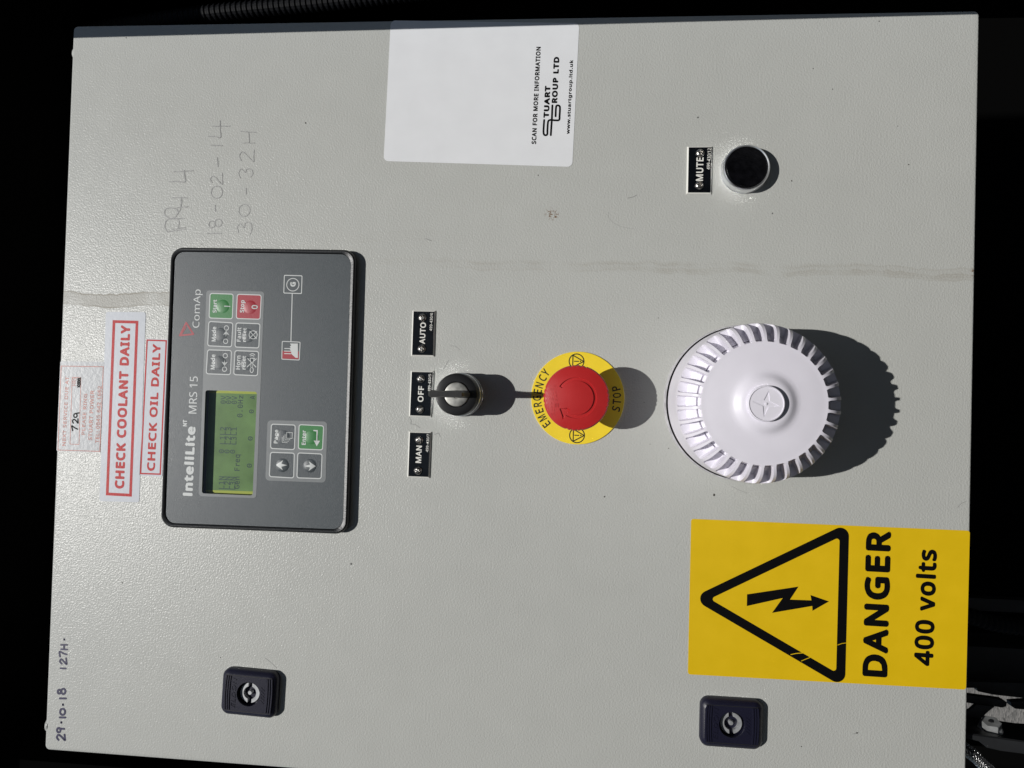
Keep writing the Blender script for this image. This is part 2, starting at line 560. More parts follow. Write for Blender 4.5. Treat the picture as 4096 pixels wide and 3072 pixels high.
# ------------------------------------------------------------------ the setting: ground and the dark generator canopy round the cabinet
FLOOR = -850
g = MB().add([(-90000, FLOOR, 90000), (90000, FLOOR, 90000), (90000, FLOOR, -90000), (-90000, FLOOR, -90000)], [[0, 1, 2, 3]])
g.flatmesh = True
go = g.build('ground', M_asphalt)
if go.data.polygons[0].normal.z < 0: go.data.flip_normals()
go['kind'] = 'structure'

sl = MB().add([(-2600, FLOOR + 60, -900), (-140, FLOOR + 60, -900), (-140, FLOOR + 60, -3600), (-2600, FLOOR + 60, -3600), (-2600, FLOOR, -900), (-140, FLOOR, -900), (-140, FLOOR, -3600), (-2600, FLOOR, -3600)], [[0, 1, 2, 3], [0, 4, 5, 1], [1, 5, 6, 2], [2, 6, 7, 3], [3, 7, 4, 0]]).build('pavement', M_ground)
sl['kind'] = 'structure'

can = thing('generator_canopy', 'black steel housing in deep shade round the pale grey cabinet', 'housing', (250, FLOOR, -300))
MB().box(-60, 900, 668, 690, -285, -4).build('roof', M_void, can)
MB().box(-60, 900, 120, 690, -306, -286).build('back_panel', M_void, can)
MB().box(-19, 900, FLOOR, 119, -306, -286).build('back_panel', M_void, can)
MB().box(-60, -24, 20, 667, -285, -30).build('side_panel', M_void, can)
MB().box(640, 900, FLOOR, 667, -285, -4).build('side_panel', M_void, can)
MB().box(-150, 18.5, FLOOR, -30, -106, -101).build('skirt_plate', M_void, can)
# unseen uprights reaching forward to cut sky light, the left one added for that alone; the right one leans a little and shades the cabinet's right rim
DD = 1000  # forward reach of both, lengthened to deepen the shadows on the cabinet
MB().loft([[(489.6, 690, 62), (520, 690, 62), (535, FLOOR + 80, 62), (504.6, FLOOR + 80, 62)], [(489.6, 690, DD), (520, 690, DD), (535, FLOOR + 80, DD), (504.6, FLOOR + 80, DD)]]).build('door_blocker', M_void, can, label='canopy door on the right, lengthened to cut the sky light')
MB().box(-62, -34, FLOOR + 80, 690, 62, DD).build('door_blocker', M_void, can, label='unseen panel added on the left to cut the sky light')
MB().box((89.4, -77.7)[0], (99.4, -77.5)[0], FLOOR, 40, -160, -150).build('upright', M_steelblk, can)
MB().box((28.0, -78.7)[0], (60.6, -78.2)[0], FLOOR, 40, -190, -150).build('upright', M_steelblk, can)
MB().prism([(37.4, -55.2), (38.1, -66.8), (35.5, -68.2), (33.8, -78.9), (32.3, -108.3), (44.1, -108.2), (42.2, -55.1)], -126, -120).build('bracket', M_steelblk, can)
MB().prism([(35.4, -51.4), (34.9, -58.2), (34.0, -70.6), (33.1, -82.0), (31.6, -84.8), (28.5, -84.3), (27.4, -81.2), (27.9, -76.6), (28.8, -62.9), (29.9, -51.5)], -118, -112).build('bracket', M_steelblk, can)
MB().prism([(29.6, -90.8), (31.9, -107.2), (24.7, -107.3), (24.9, -94.1), (26.5, -91.5)], -124, -118).build('bracket', M_steelblk, can)
MB().prism([(23.1, -49.6), (25.5, -56.4), (30.0, -60.9), (29.2, -73.8), (25.4, -69.5), (18.6, -63.3), (17.7, -49.7)], -111, -108).build('shadow_plate', M_steelblk, can)  # dark plate added in the outline of a shadow on the pavement

# steel post with a hexagon bolt, just below the cabinet's lower left corner
post = thing('steel_post', 'black painted steel post below the lower left corner of the cabinet', 'post', (45, FLOOR, -20))
fl = [(49.4, -0.3), (47.8, -21.1), (46.5, -37.9), (45.6, -49.1)]
fr = [(36.0, -49.2), (38.5, -38.0), (39.3, -25.0), (40.7, -16.7), (44.3, -11.8), (46.3, -0.4)]
lower = [(fl[-1][0], FLOOR), (fr[0][0], FLOOR)]
pl = fl + lower + fr
MB().loft([[(u, v, -38) for u, v in pl], [(u, v, -9) for u, v in pl], [(u, v, -8) for u, v in inset(pl, 0.7)]]).build('upright', M_steelblk, post)
bc = (47.9, (43.7, -24.4)[1])
AX = Vector((0.93, 0.12, 0.30)).normalized()          # along the bolt: to the right, a little up and out
B1 = AX.cross(Vector((0, 1, 0))).normalized(); B2 = AX.cross(B1)
def hexloop(d, R, n=6, a=0.25):
    o_ = Vector((bc[0], bc[1], -20)) + AX * d
    return [tuple(o_ + B1 * (R * math.cos(a + 2 * math.pi * i / n)) + B2 * (R * math.sin(a + 2 * math.pi * i / n))) for i in range(n)]
bo = MB().loft([hexloop(-2, 6.0), hexloop(5.4, 6.0), hexloop(5.9, 5.3)]).build('bolt', M_bolt, post, label='galvanised hexagon bolt head')
MB().loft([hexloop(-3, 7.0, 28), hexloop(0.4, 7.0, 28), hexloop(1.1, 6.2, 28)]).build('washer_flange', M_bolt, bo, smooth=30)
MB().loft([hexloop(6.0, 1.6, 20), hexloop(6.3, 1.3, 20)]).build('dimple', M_steelblk, bo)

# braided hose at the very corner
hp = [(35.6, 10.5), (39.7, 0.4), (35.0, -8.8), (29.9, -15.1), (21.9, -23.1), (1.3, -38.2), (-33.6, -51.2)]
hh = [-30, -18, -13, -13, -16, -30, -50]
def curve3(pts, k=8):
    P = [Vector(p) for p in pts]; N = len(P); out = []
    for i in range(N - 1):
        gg = lambda j: P[max(0, min(N - 1, j))]
        p0, p1, p2, p3 = gg(i - 1), gg(i), gg(i + 1), gg(i + 2)
        for s in range(k):
            t = s / k
            out.append(0.5 * ((2 * p1) + (p2 - p0) * t + (2 * p0 - 5 * p1 + 4 * p2 - p3) * t * t + (3 * p1 - p0 - 3 * p2 + p3) * t ** 3))
    out.append(P[-1])
    return out
hose_path = curve3([(p[0], p[1], q) for p, q in zip(hp, hh)], 12)
hose = thing('braided_hose', 'silver braided steel hose under the lower left corner of the cabinet', 'hose', (30, -30, -20))
MB().tube(hose_path, 3.5, 16).build('core', M_steelblk, hose, smooth=60)
br = MB()
for d in (1, -1):
    for k in range(14):
        pts = []
        ref = Vector((0.31, 0.22, 0.93))
        for i, p in enumerate(hose_path):
            t = (hose_path[min(i + 1, len(hose_path) - 1)] - hose_path[max(i - 1, 0)]).normalized()
            a = t.cross(ref).normalized(); b_ = t.cross(a)
            ang = 2 * math.pi * k / 14 + d * i * 0.19
            rr = 3.62 + 0.14 * d * math.sin(ang * 7)
            pts.append(p + (a * math.cos(ang) + b_ * math.sin(ang)) * rr)
        br.tube(pts, 0.36, 5, cap=False)
br.build('braid', M_braid, hose, smooth=60, kind='stuff')

def corrugated(path, r, pitch, name, label):
    dense = []
    P = curve3(path, 14)
    acc = [0.0]
    for i in range(1, len(P)): acc.append(acc[-1] + (P[i] - P[i - 1]).length)
    n = int(acc[-1] / (pitch / 4)); j = 0; pts, rad = [], []
    for k in range(n):
        s = acc[-1] * k / n
        while acc[j + 1] < s: j += 1
        t = (s - acc[j]) / (acc[j + 1] - acc[j])
        pts.append(P[j].lerp(P[j + 1], t)); rad.append(r * (1.0 if k % 4 < 2 else 0.86))
    o = MB().tube(pts, rad, 18).build(name, M_conduit, None, origin=tuple(path[0]))
    return tag(o, label, 'conduit')
corrugated([((518.2, 816.8)[0], (518.2, 816.8)[1], -110), ((536.0, 747.6)[0], (536.0, 747.6)[1], -110), ((549.6, 684.1)[0], (549.6, 684.1)[1], -110), ((564.8, 568.6)[0], (564.8, 568.6)[1], -110), ((573.6, 450.2)[0], (573.6, 450.2)[1], -110), ((586.6, 315.3)[0], (586.6, 315.3)[1], -110)],
           7.0, 4.6, 'corrugated_conduit', 'black corrugated conduit running along behind the right side of the cabinet')
corrugated([((90.3, -53.0)[0], (90.3, -53.0)[1], -130), ((89.4, -67.6)[0], (89.4, -67.6)[1], -130), ((85.3, -84.6)[0], (85.3, -84.6)[1], -130), ((83.9, -105.5)[0], (83.9, -105.5)[1], -130), ((85.7, -137.2)[0], (85.7, -137.2)[1], -130)],
           6.5, 4.2, 'corrugated_conduit', 'black corrugated conduit in the shade below the cabinet, under the yellow danger sign')

# ------------------------------------------------------------------ the cabinet
cab = thing('control_cabinet', 'pale grey steel control cabinet with textured paint and water stains', 'cabinet', (250, 0, 0))
def door_loop(i, h, r): return [(u, v, h) for u, v in rrect(250, 300, 500 - 2 * i, 600 - 2 * i, max(r - i, 0.3), 5)]
d = MB()
R_ = 1.2
edge = [(0.0, -18.0), (0.0, -R_)] + [(R_ - R_ * math.cos(a), -R_ + R_ * math.sin(a)) for a in (math.radians(x) for x in (18, 36, 54, 72, 90))]
d.loft([door_loop(i, h, 3.2) for i, h in edge], cap0=True, cap1=True)
door = d.build('door', paint, cab, smooth=40)
MB().loft([[(u, v, h) for u, v in rrect(250, 300, 484, 584, 2)] for h in (-200, -18.5)]).build('body', paint, cab)
for (c, rr) in (((481.7, 607.8), 4.2), ((15.9, 607.9), 5.0)):
    pg = MB()
    pg.loft([[(c[0] + rr * q * math.cos(2 * math.pi * k / 20), 600 + e, -4.5 + rr * q * math.sin(2 * math.pi * k / 20)) for k in range(20)] for q, e in ((1, -1), (1, 0.5), (0.8, 1.2), (0.4, 1.6))])
    pg.build('edge_plug', paint, cab, smooth=50)
c = (483.0, -6.3)
MB().loft([[(c[0] + 3 * q * math.cos(2 * math.pi * k / 16), -e, -9 + 3 * q * math.sin(2 * math.pi * k / 16)) for k in range(16)] for q, e in ((1, -1), (1, 0.6), (0.6, 1.3))]).build('edge_plug', M_steel, cab, smooth=50)

# pencil notes
HW = 0.12
def strokes(name, lists, w, material, parent, h=HW, label=None, jitter=0.0):
    b = flatmb()
    for s in lists:
        closed = s[0] == 'o'
        pts = s[1:] if closed else s
        q = curve(pts, 7, closed)
        if jitter:
            q = [(x + random.uniform(-jitter, jitter), y + random.uniform(-jitter, jitter)) for x, y in q]
        b.ribbon(q, w, h, closed)
        h += 0.006
    return b.build(name, material, parent, label=label)
def dash(a, b): return [a, ((a[0] + b[0]) / 2, (a[1] + b[1]) / 2), b]
def ell(c, ru, rv, n=10): return ['o'] + [(c[0] + ru * math.cos(2 * math.pi * k / n), c[1] + rv * math.sin(2 * math.pi * k / n)) for k in range(n)]
random.seed(4)
JT = 0.13
strokes('pencil_note', [
    dash((358.8, 512.6), (356.7, 525.8)), dash((359.8, 513.0), (358.4, 522.8)), [(356.7, 525.8), (360.3, 527.7), (364.7, 526.4), (366.3, 522.0), (365.0, 517.9), (359.6, 518.0)],
    dash((366.1, 514.0), (365.5, 524.2)), [(365.7, 524.2), (368.7, 528.3), (372.8, 526.7), (372.6, 520.5), (369.9, 518.4)], [(366.9, 520.3), (372.6, 517.1), (378.9, 516.2)],
    dash((374.0, 511.8), (373.4, 519.2)), dash((380.2, 512.6), (380.2, 523.0)), dash((373.7, 516.9), (380.2, 516.7)),
    [(391.2, 525.7), (391.4, 519.5), (391.1, 514.4), (394.9, 514.8), (398.9, 515.3)], dash((398.0, 522.8), (398.7, 508.8))],
    0.60, M_pencil, cab, label='pencil letters and the figure 4', jitter=JT)
strokes('pencil_note', [
    dash((355.9, 497.1), (356.0, 487.5)), ell((362.1, 494.2), 2.3, 2.1), ell((363.2, 489.7), 2.6, 2.5), dash((371.1, 492.2), (375.1, 492.4)),
    ell((384.1, 491.6), 4.2, 3.9), [(390.9, 495.2), (392.8, 496.4), (394.9, 495.4), (393.9, 492.5), (389.5, 488.0), (393.3, 488.0), (397.3, 488.3)],
    dash((401.8, 491.5), (407.9, 492.1)), dash((416.4, 496.9), (415.9, 488.9)), [(422.4, 498.9), (422.2, 494.2), (421.7, 490.3), (426.9, 490.7), (433.2, 491.0)], dash((429.2, 496.7), (429.4, 484.1))],
    0.58, M_pencil, cab, label='pencilled date', jitter=JT)
strokes('pencil_note', [
    [(356.7, 475.2), (360.4, 476.0), (362.6, 474.1), (359.9, 471.2), (363.0, 470.7), (363.0, 466.8), (359.4, 465.9), (355.5, 466.9)], ell((371.8, 471.6), 4.1, 3.9), dash((382.9, 470.8), (386.9, 470.9)),
    [(393.8, 475.2), (397.1, 476.6), (400.1, 474.9), (397.7, 472.0), (399.8, 470.9), (399.6, 467.6), (396.6, 466.6), (394.7, 468.0)], [(405.8, 475.1), (409.0, 476.4), (411.7, 474.7), (410.1, 471.9), (405.0, 466.5), (409.0, 466.4), (413.0, 466.3)],
    dash((417.9, 475.0), (417.7, 466.2)), dash((425.8, 476.1), (424.9, 465.6)), dash((417.9, 469.8), (425.1, 470.5))],
    0.50, M_pencil, cab, label='pencilled running hours', jitter=JT)
# purple marker note near the top edge
def dot(c): return dash(c, (c[0] + 0.5, c[1] + 0.1))
strokes('marker_note', [
    [(7.4, 590.3), (9.0, 591.5), (10.8, 590.6), (9.9, 588.5), (7.5, 585.7), (9.4, 585.8), (11.3, 586.1)], ell((14.0, 590.4), 1.5, 1.25), dash((15.2, 590.8), (15.1, 586.5)), dot((19.1, 588.7)),
    dash((22.7, 590.0), (22.9, 585.9)), ell((26.6, 588.1), 2.1, 1.8), dot((31.2, 588.0)), dash((35.6, 590.5), (35.8, 586.2)), ell((40.1, 591.1), 1.3, 1.1), ell((40.5, 588.2), 1.8, 1.5)],
    1.35, M_marker, cab, label='purple marker date')
strokes('marker_note', [
    dash((56.0, 590.8), (56.1, 587.1)), [(59.2, 590.1), (60.5, 591.5), (62.2, 590.7), (61.2, 589.1), (59.0, 586.7), (61.0, 586.8), (63.1, 587.1)], [(63.9, 591.5), (65.4, 591.9), (67.3, 592.0), (66.4, 589.5), (65.7, 586.8)],
    dash((69.0, 591.0), (69.0, 586.6)), dash((72.0, 591.1), (72.2, 586.8)), dash((69.1, 588.8), (72.1, 589.0)), dot((75.5, 588.9))],
    1.2, M_marker, cab, label='purple marker running hours')

# chips and hairline scratches in the paint
M_chip = mat('dark_paint_chip', (0.035, 0.030, 0.025), 0.7)
M_scr = mat('grey_scratch', (0.29, 0.29, 0.28), 0.6)
random.seed(11)
for (p, rr) in (((188.2, 224.2), 0.6), ((304.1, 193.1), 0.35), ((249.7, 200.6), 0.35), ((223.0, 196.2), 0.35), ((192.2, 155.2), 0.95), ((304.1, 193.0), 0.4), ((220.7, 184.4), 0.35), ((116.4, 548.6), 0.5), ((114.5, 496.6), 0.5), ((70.1, 477.4), 0.45), ((431.3, 430.9), 0.6),
                ((491.1, 560.9), 0.45), ((348.4, 500.9), 0.4), ((464.7, 100.0), 0.4), ((403.3, 40.6), 0.5), ((427.7, 47.7), 0.4), ((451.4, 87.7), 0.4), ((392.9, 111.6), 0.5), ((494.4, 60.2), 0.5), ((396.2, 272.9), 0.4), ((48.3, 64.8), 0.6), ((37.5, 98.1), 0.45)):
    a0 = random.random() * 6
    f_ = flatmb(); f_.flat([(p[0] + rr * random.uniform(0.5, 1.1) * math.cos(a0 + 2 * math.pi * k / 8), p[1] + rr * random.uniform(0.5, 1.1) * math.sin(a0 + 2 * math.pi * k / 8)) for k in range(8)], 0.06)
    f_.build('paint_chip', M_chip, cab)
for (pts, w) in (([(372.3, 226.8), (367.7, 225.8), (363.3, 219.6), (361.4, 209.9)], 0.13), ([(283.1, 327.7), (282.9, 324.3), (280.4, 321.0)], 0.25), ([(235.2, 353.4), (232.8, 352.1), (231.0, 352.3), (230.5, 349.2), (228.4, 346.2)], 0.35), ([(190.4, 7.8), (193.0, 5.4), (194.3, 2.8)], 0.3),
                 ([(71.7, 446.3), (68.6, 441.8), (65.4, 438.0)], 0.25), ([(267.8, 331.7), (271.5, 329.6), (273.7, 328.3)], 0.3), ([(198.0, 144.2), (195.7, 139.4), (194.1, 134.6)], 0.25), ([(224.4, 336.3), (225.4, 333.6), (223.2, 332.6)], 0.4), ([(353.8, 346.2), (353.0, 344.0), (352.4, 342.4)], 0.5), ([(47.4, 67.2), (48.4, 63.8)], 0.35), ([(381.4, 214.5), (382.2, 211.0), (383.5, 208.8)], 0.45)):
    f_ = flatmb(); f_.ribbon(curve(pts, 6), w, 0.06); f_.build('scratch', M_scr, cab)

# quarter-turn locks
def lock(c, rot, turn):
    W, H = 29.6, 37.6
    lk = MB()
    lv = [(0, 0.0), (0.0, 3.2), (0.9, 4.8), (2.6, 5.9)]
    hole = circle((0, 0), 7.9, 40)
    bow = lambda x, y: 1.1 * (1 - (y / (H / 2)) ** 2)
    def place(x, y): return (c[0] + x * math.cos(rot) - y * math.sin(rot), c[1] + x * math.sin(rot) + y * math.cos(rot))
    loops = []
    for i, h in lv:
        lp = rrect(0, 0, W - 2 * i, H - 2 * i, 4.6 - i * 0.4, 6)
        loops.append([(*place(x + (0.9 * (1 - (y / (H / 2)) ** 2)) * (1 if x > 0 else -1) * (1 - i / 3), y + 0.6 * (1 - (x / (W / 2)) ** 2) * (1 if y > 0 else -1)), h) for x, y in lp])
    lk.loft(loops, True, False)
    top = [(u, v) for u, v, h in loops[-1]]
    hl = [place(x, y) for x, y in hole]
    tris = tessellate_polygon([[Vector((x, y, 0)) for x, y in top], [Vector((x, y, 0)) for x, y in hl]])
    allp = top + hl
    lk.add([(x, y, 5.9) for x, y in allp], [list(t) for t in tris])
    n = len(hl)
    lk.loft([[(x, y, 5.9) for x, y in hl], [(x, y, 0.6) for x, y in hl]], False, True)
    o = lk.build('quarter_turn_lock', M_navy, cab, smooth=35, label='dark navy quarter-turn lock')
    # raised ribs along the short ends and side grooves
    for y0 in (-15.6, -14.0, -12.5, 12.6, 14.0, 15.4):
        q = [(-11.2, y0 - 0.42), (11.2, y0 - 0.42), (11.2, y0 + 0.42), (-11.2, y0 + 0.42)]
        q = [place(x, y + 0.5 * (1 - (x / 11.2) ** 2) * (1 if y > 0 else -1)) for x, y in ([(-11.2 + 22.4 * k / 8, y0 - 0.38) for k in range(9)] + [(11.2 - 22.4 * k / 8, y0 + 0.38) for k in range(9)])]
        MB().prism(q, 5.85, 6.4).build('rib', M_navy, o)
    for x0 in (-11.6, 11.6):
        q = [place(x0 + s * 0.18, y) for s, y in ((-1, -15.8), (1, -15.8), (1, 15.8), (-1, 15.8))]
        MB().prism(q, 5.85, 6.02).build('groove_line', M_wall, o)
    # moulded maker's word in slanted capitals
    b = MB()
    text(b, 'ELDON', place(-9.6, 8.6), place(9.2, 8.6), place(-9.6, 11.4), 6.0, 0.01, None, 0.05, 0.3)
    b.build('moulded_lettering', M_navy, o)
    # little lattice emblem under the keyhole
    for i in range(5):
        for s in (1, -1):
            x = -4.2 + i * 2.1
            q = [place(x - s * 1.1 - 0.16, -11.1), place(x - s * 1.1 + 0.16, -11.1), place(x + s * 1.1 + 0.16, -8.5), place(x + s * 1.1 - 0.16, -8.5)]
            MB().prism(q, 5.9, 6.1 + 0.03 * s).build('lattice_bar', M_navy, o)
    # zinc barrel: ring with two notches, a pin in the middle
    R1, R2, nw = 6.6, 4.3, 1.35
    brl = MB()
    for side in (1, -1):
        a1 = math.asin(nw / R1); a2 = math.asin(nw / R2)
        if turn:
            a1 *= 1.0
        outer = [(R1 * side * math.cos(t), R1 * math.sin(t)) for t in [(-math.pi / 2 + a1) + (math.pi - 2 * a1) * k / 16 for k in range(17)]]
        inner = [(R2 * side * math.cos(t), R2 * math.sin(t)) for t in [(math.pi / 2 - a2) - (math.pi - 2 * a2) * k / 16 for k in range(17)]]
        th = math.pi / 2 + turn
        q = [place(x * math.cos(th) - y * math.sin(th), x * math.sin(th) + y * math.cos(th)) for x, y in outer + inner]
        if side < 0: q = q[::-1]
        brl2 = MB().prism(q, 0.6, 3.2)
        brl2.build('barrel_half', M_barrel, o)
    MB().lathe(place(0, 0), [(1.45, 0.6), (1.45, 3.0), (1.2, 3.3)], 20).build('pin', M_barrel, o, smooth=40)
    return o
lock((49.3, 454.6), -0.03, 0.0)
lock((50.4, 142.0), 0.0, 0.06)

# ------------------------------------------------------------------ generator controller
HB, HF = 6.2, 5.0                        # bezel rim and membrane heights
ctl = thing('generator_controller', 'grey generator controller with green display and membrane keys', 'controller', (251, 391, 0))
outer_q = quad((345.2, 519.8), (344.8, 391.6), (156.5, 519.8), (157.4, 391.1))
face_q = quad((342.5, 517.4), (342.1, 394.8), (159.1, 517.1), (160.1, 394.4))
o8, f8 = 8.6, 7.2
hb = MB()
prof = [(0.6, 0.0), (0.6, 2.0), (0.0, 2.4), (0.0, 4.6), (0.5, 5.7), (1.3, 6.2), (1.9, 6.1)]
hb.loft([[(u, v, h) for u, v in rpoly(inset(outer_q, i), o8 - i, 8)] for i, h in prof] + [[(u, v, h) for u, v in rpoly(face_q, f8, 8)] for h in (5.6, 3.0)], True, False)
hb.build('housing', M_bezel, ctl, smooth=40)
win = rpoly(quad((249.3, 491.9), (249.2, 456.1), (180.2, 491.9), (180.2, 456.6)), 1.6, 4)
fp = MB().holed([rpoly(inset(face_q, 0.35), f8 - 0.3, 8), win], 4.05, HF)
face = fp.build('faceplate', M_face, ctl)
# display, sunk behind its window
LH = 0.15
MB().holed([rpoly(inset(quad((249.3, 491.9), (249.2, 456.1), (180.2, 491.9), (180.2, 456.6)), -0.6), 1.6, 4), rpoly(inset(quad((249.3, 491.9), (249.2, 456.1), (180.2, 491.9), (180.2, 456.6)), -0.05), 1.6, 4)], LH, 4.04).build('display_well', M_wall, ctl)
lcd = MB().prism(rpoly(inset(quad((249.3, 491.9), (249.2, 456.1), (180.2, 491.9), (180.2, 456.6)), -0.5), 1.6, 4), LH - 0.5, LH).build('display', M_lcd, ctl, label='green liquid crystal display')
LT = LH + 0.06
for q in (quad((249.9, 494.9), (249.9, 457.0), (247.5, 494.8), (247.6, 456.9)), quad((181.9, 493.7), (182.2, 457.3), (178.0, 493.6), (178.6, 457.2))):
    MB().prism(q, LH + 0.01, LH + 0.04).build('backlight_edge', M_lcde, lcd)
b = flatmb()
text(b, 'Gen Freq', (183.5, 467.2), (206.6, 467.7), (183.3, 471.9), LT, 0.012, F_MONO)
text(b, '0.0Hz', (231.6, 467.8), (246.4, 467.7), (231.5, 471.6), LT, 0.012, F_MONO)
for (x, y) in ((905, 410), (890, 680), (880, 950)):
    vs = None
text(b, '0', (234.6, 460.1), (237.1, 460.1), (234.5, 463.3), LT, 0.012, F_MONO)
text(b, '0', (216.2, 460.3), (219.0, 460.2), (216.1, 463.5), LT, 0.012, F_MONO)
text(b, '0', (198.0, 460.2), (200.7, 460.1), (197.8, 463.6), LT, 0.012, F_MONO)
text(b, 'A', (244.1, 459.7), (246.5, 459.7), (244.0, 463.1), LT, 0.012, F_MONO)
b.build('display_text', M_lcdt, lcd)
b = flatmb()
for k, (r1, r2) in enumerate((('L1N', 'L1L2'), ('L2N', 'L2L3'), ('L3N', 'L3L1'))):
    dx = k * 56
    A0 = (183.2, 478.8); Zx = (183.2, 474.9)
    sx, sy = (Zx[0] - A0[0]) * k, (Zx[1] - A0[1]) * k
    def sh(p): return (p[0] + sx, p[1] + sy)
    text(b, r1, sh((182.9, 478.8)), sh((191.5, 478.9)), sh((182.7, 482.7)), LT, 0.02, F_MONO)
    text(b, '0', sh((207.0, 480.0)), sh((209.6, 479.9)), sh((206.9, 483.6)), LT, 0.02, F_MONO)
    text(b, r2, sh((213.2, 479.2)), sh((224.8, 479.3)), sh((213.0, 483.1)), LT, 0.02, F_MONO)
    text(b, '0V', sh((240.4, 479.9)), sh((245.9, 479.9)), sh((240.3, 483.6)), LT, 0.02, F_MONO)
b.build('display_text', M_lcdt2, lcd)
MB().prism(inset(win, 0.15) if False else rpoly(inset(quad((249.3, 491.9), (249.2, 456.1), (180.2, 491.9), (180.2, 456.6)), 0.12), 1.5, 4), 4.3, 4.5).build('display_window', M_pane, ctl)

HP, HK, HT = HF + 0.10, HF + 0.16, HF + 0.24
pad1 = quad((316.4, 493.8), (316.2, 453.4), (178.3, 494.0), (178.6, 454.1))
pad2 = quad((230.5, 448.2), (230.9, 407.3), (190.5, 448.2), (190.7, 407.1))
MB().holed([rpoly(pad1, 2.2, 5), win], HF + 0.01, HP).build('key_field', M_pad, ctl)
MB().prism(rpoly(pad2, 2.6, 5), HF + 0.01, HP).build('key_field', M_pad, ctl)
DOMER = 4.6
def dome_at(c, hgt=0.36):
    def f(u, v):
        d2 = (u - c[0]) ** 2 + (v - c[1]) ** 2
        t = 1 - d2 / DOMER ** 2
        return hgt * (t ** 0.8) if t > 0 else 0.0
    return f
def key(name, q, material, dome, hgt=0.36):
    q2 = rpoly(inset(q, 0.0), 1.7, 5)
    q3 = rpoly(inset(q, 0.62), 1.2, 5)
    b = MB().holed([q2, rpoly(inset(q, 0.60), 1.2, 5)], HF + 0.02, HK + 0.02)
    k = MB()
    f = dome_at(dome, hgt)
    k.prism(q3, HF + 0.02, HK)
    o = k.build(name, material, ctl)
    b.build('key_outline', M_print, o)
    dm = MB()
    n = 28
    prof = [(DOMER * (1 - j / 8)) for j in range(8)] + [0.02]
    dm.loft([[(dome[0] + r * math.cos(2 * math.pi * i / n), dome[1] + r * math.sin(2 * math.pi * i / n), HK + f(dome[0] + r * 0.999, dome[1]) + (0.0 if j else -0.02)) for i in range(n)] for j, r in enumerate(prof)], False, True)
    dm.build('dome', material, o, smooth=60)
    return o, f
def legend(parent, f, fn):
    b = flatmb(); fn(b); b.refine(0.7)
    return b.build('legend', M_print, parent, warp=f)
BD = 0.06
# start
o, f = key('key', quad((314.7, 491.4), (314.4, 474.6), (297.5, 491.5), (297.2, 474.6)), M_green, (305.8, 481.9))
o['label'] = 'green start key'
def L1(b):
    text(b, 'Start', (301.4, 486.0), (310.2, 486.1), (301.4, 488.8), HT, BD)
    b.ribbon([(305.9, 480.7), (305.8, 476.6)], 0.62, HT, caps=False)
legend(o, f, L1)
o, f = key('key', quad((314.4, 472.4), (314.1, 455.1), (297.5, 472.5), (297.3, 455.4)), M_redkey, (305.6, 462.9))
o['label'] = 'red stop key'
def L2(b):
    text(b, 'Stop', (301.8, 466.1), (310.2, 466.0), (301.8, 469.9), HT, BD)
    text(b, '0', (304.3, 457.6), (307.1, 457.6), (304.2, 461.7), HT, 0.045)
legend(o, f, L2)
def arrow_small(b, c, s):
    # slim arrow head along the reading direction (s = +1 right, -1 left)
    u, v = c
    b.flat([(u + s * 2.6, v), (u - s * 0.4, v + 2.0), (u + s * 0.25, v + 0.35), (u - s * 2.0, v), (u + s * 0.25, v - 0.35), (u - s * 0.4, v - 2.0)], HT)
o, f = key('key', quad((295.8, 491.5), (295.1, 474.1), (278.8, 491.8), (278.4, 474.5)), M_face, (286.8, 482.4))
o['label'] = 'mode right key'
def L3(b):
    text(b, 'Mode', (282.1, 485.8), (292.0, 485.8), (282.0, 489.0), HT, BD)
    b.ribbon(circle((282.4, 479.0), 1.5, 20), 0.5, HT, True); b.ribbon(circle((291.3, 478.8), 1.5, 20), 0.5, HT, True)
    arrow_small(b, (287.0, 478.8), 1)
legend(o, f, L3)
o, f = key('key', quad((295.2, 472.5), (294.9, 455.3), (278.4, 472.7), (278.1, 455.6)), M_face, (286.4, 463.6))
o['label'] = 'fault reset key'
def L4(b):
    text(b, 'Fault', (282.3, 468.5), (291.9, 468.4), (282.2, 471.4), HT, 0.045)
    text(b, 'reset', (282.3, 464.8), (291.6, 464.7), (282.3, 467.2), HT, 0.045)
    c = (287.1, 460.0)
    b.ribbon(circle(c, 2.7, 28), 0.5, HT, True)
    for s in (1, -1): b.ribbon([(c[0] - 2.5, c[1] - 2.5 * s), (c[0] + 2.5, c[1] + 2.5 * s)], 0.5, HT + 0.01 * s, caps=False)
legend(o, f, L4)
o, f = key('key', quad((276.7, 491.7), (276.6, 474.4), (260.0, 492.1), (259.8, 474.6)), M_face, (268.0, 482.7))
o['label'] = 'mode left key'
def L5(b):
    text(b, 'Mode', (263.3, 485.8), (273.4, 485.8), (263.2, 489.0), HT, BD)
    b.ribbon(circle((263.7, 479.1), 1.5, 20), 0.5, HT, True); b.ribbon(circle((272.7, 478.9), 1.5, 20), 0.5, HT, True)
    arrow_small(b, (268.3, 479.1), -1)
legend(o, f, L5)
o, f = key('key', quad((276.6, 472.6), (276.4, 455.6), (259.9, 472.9), (259.6, 455.8)), M_face, (267.9, 463.6))
o['label'] = 'horn reset key'
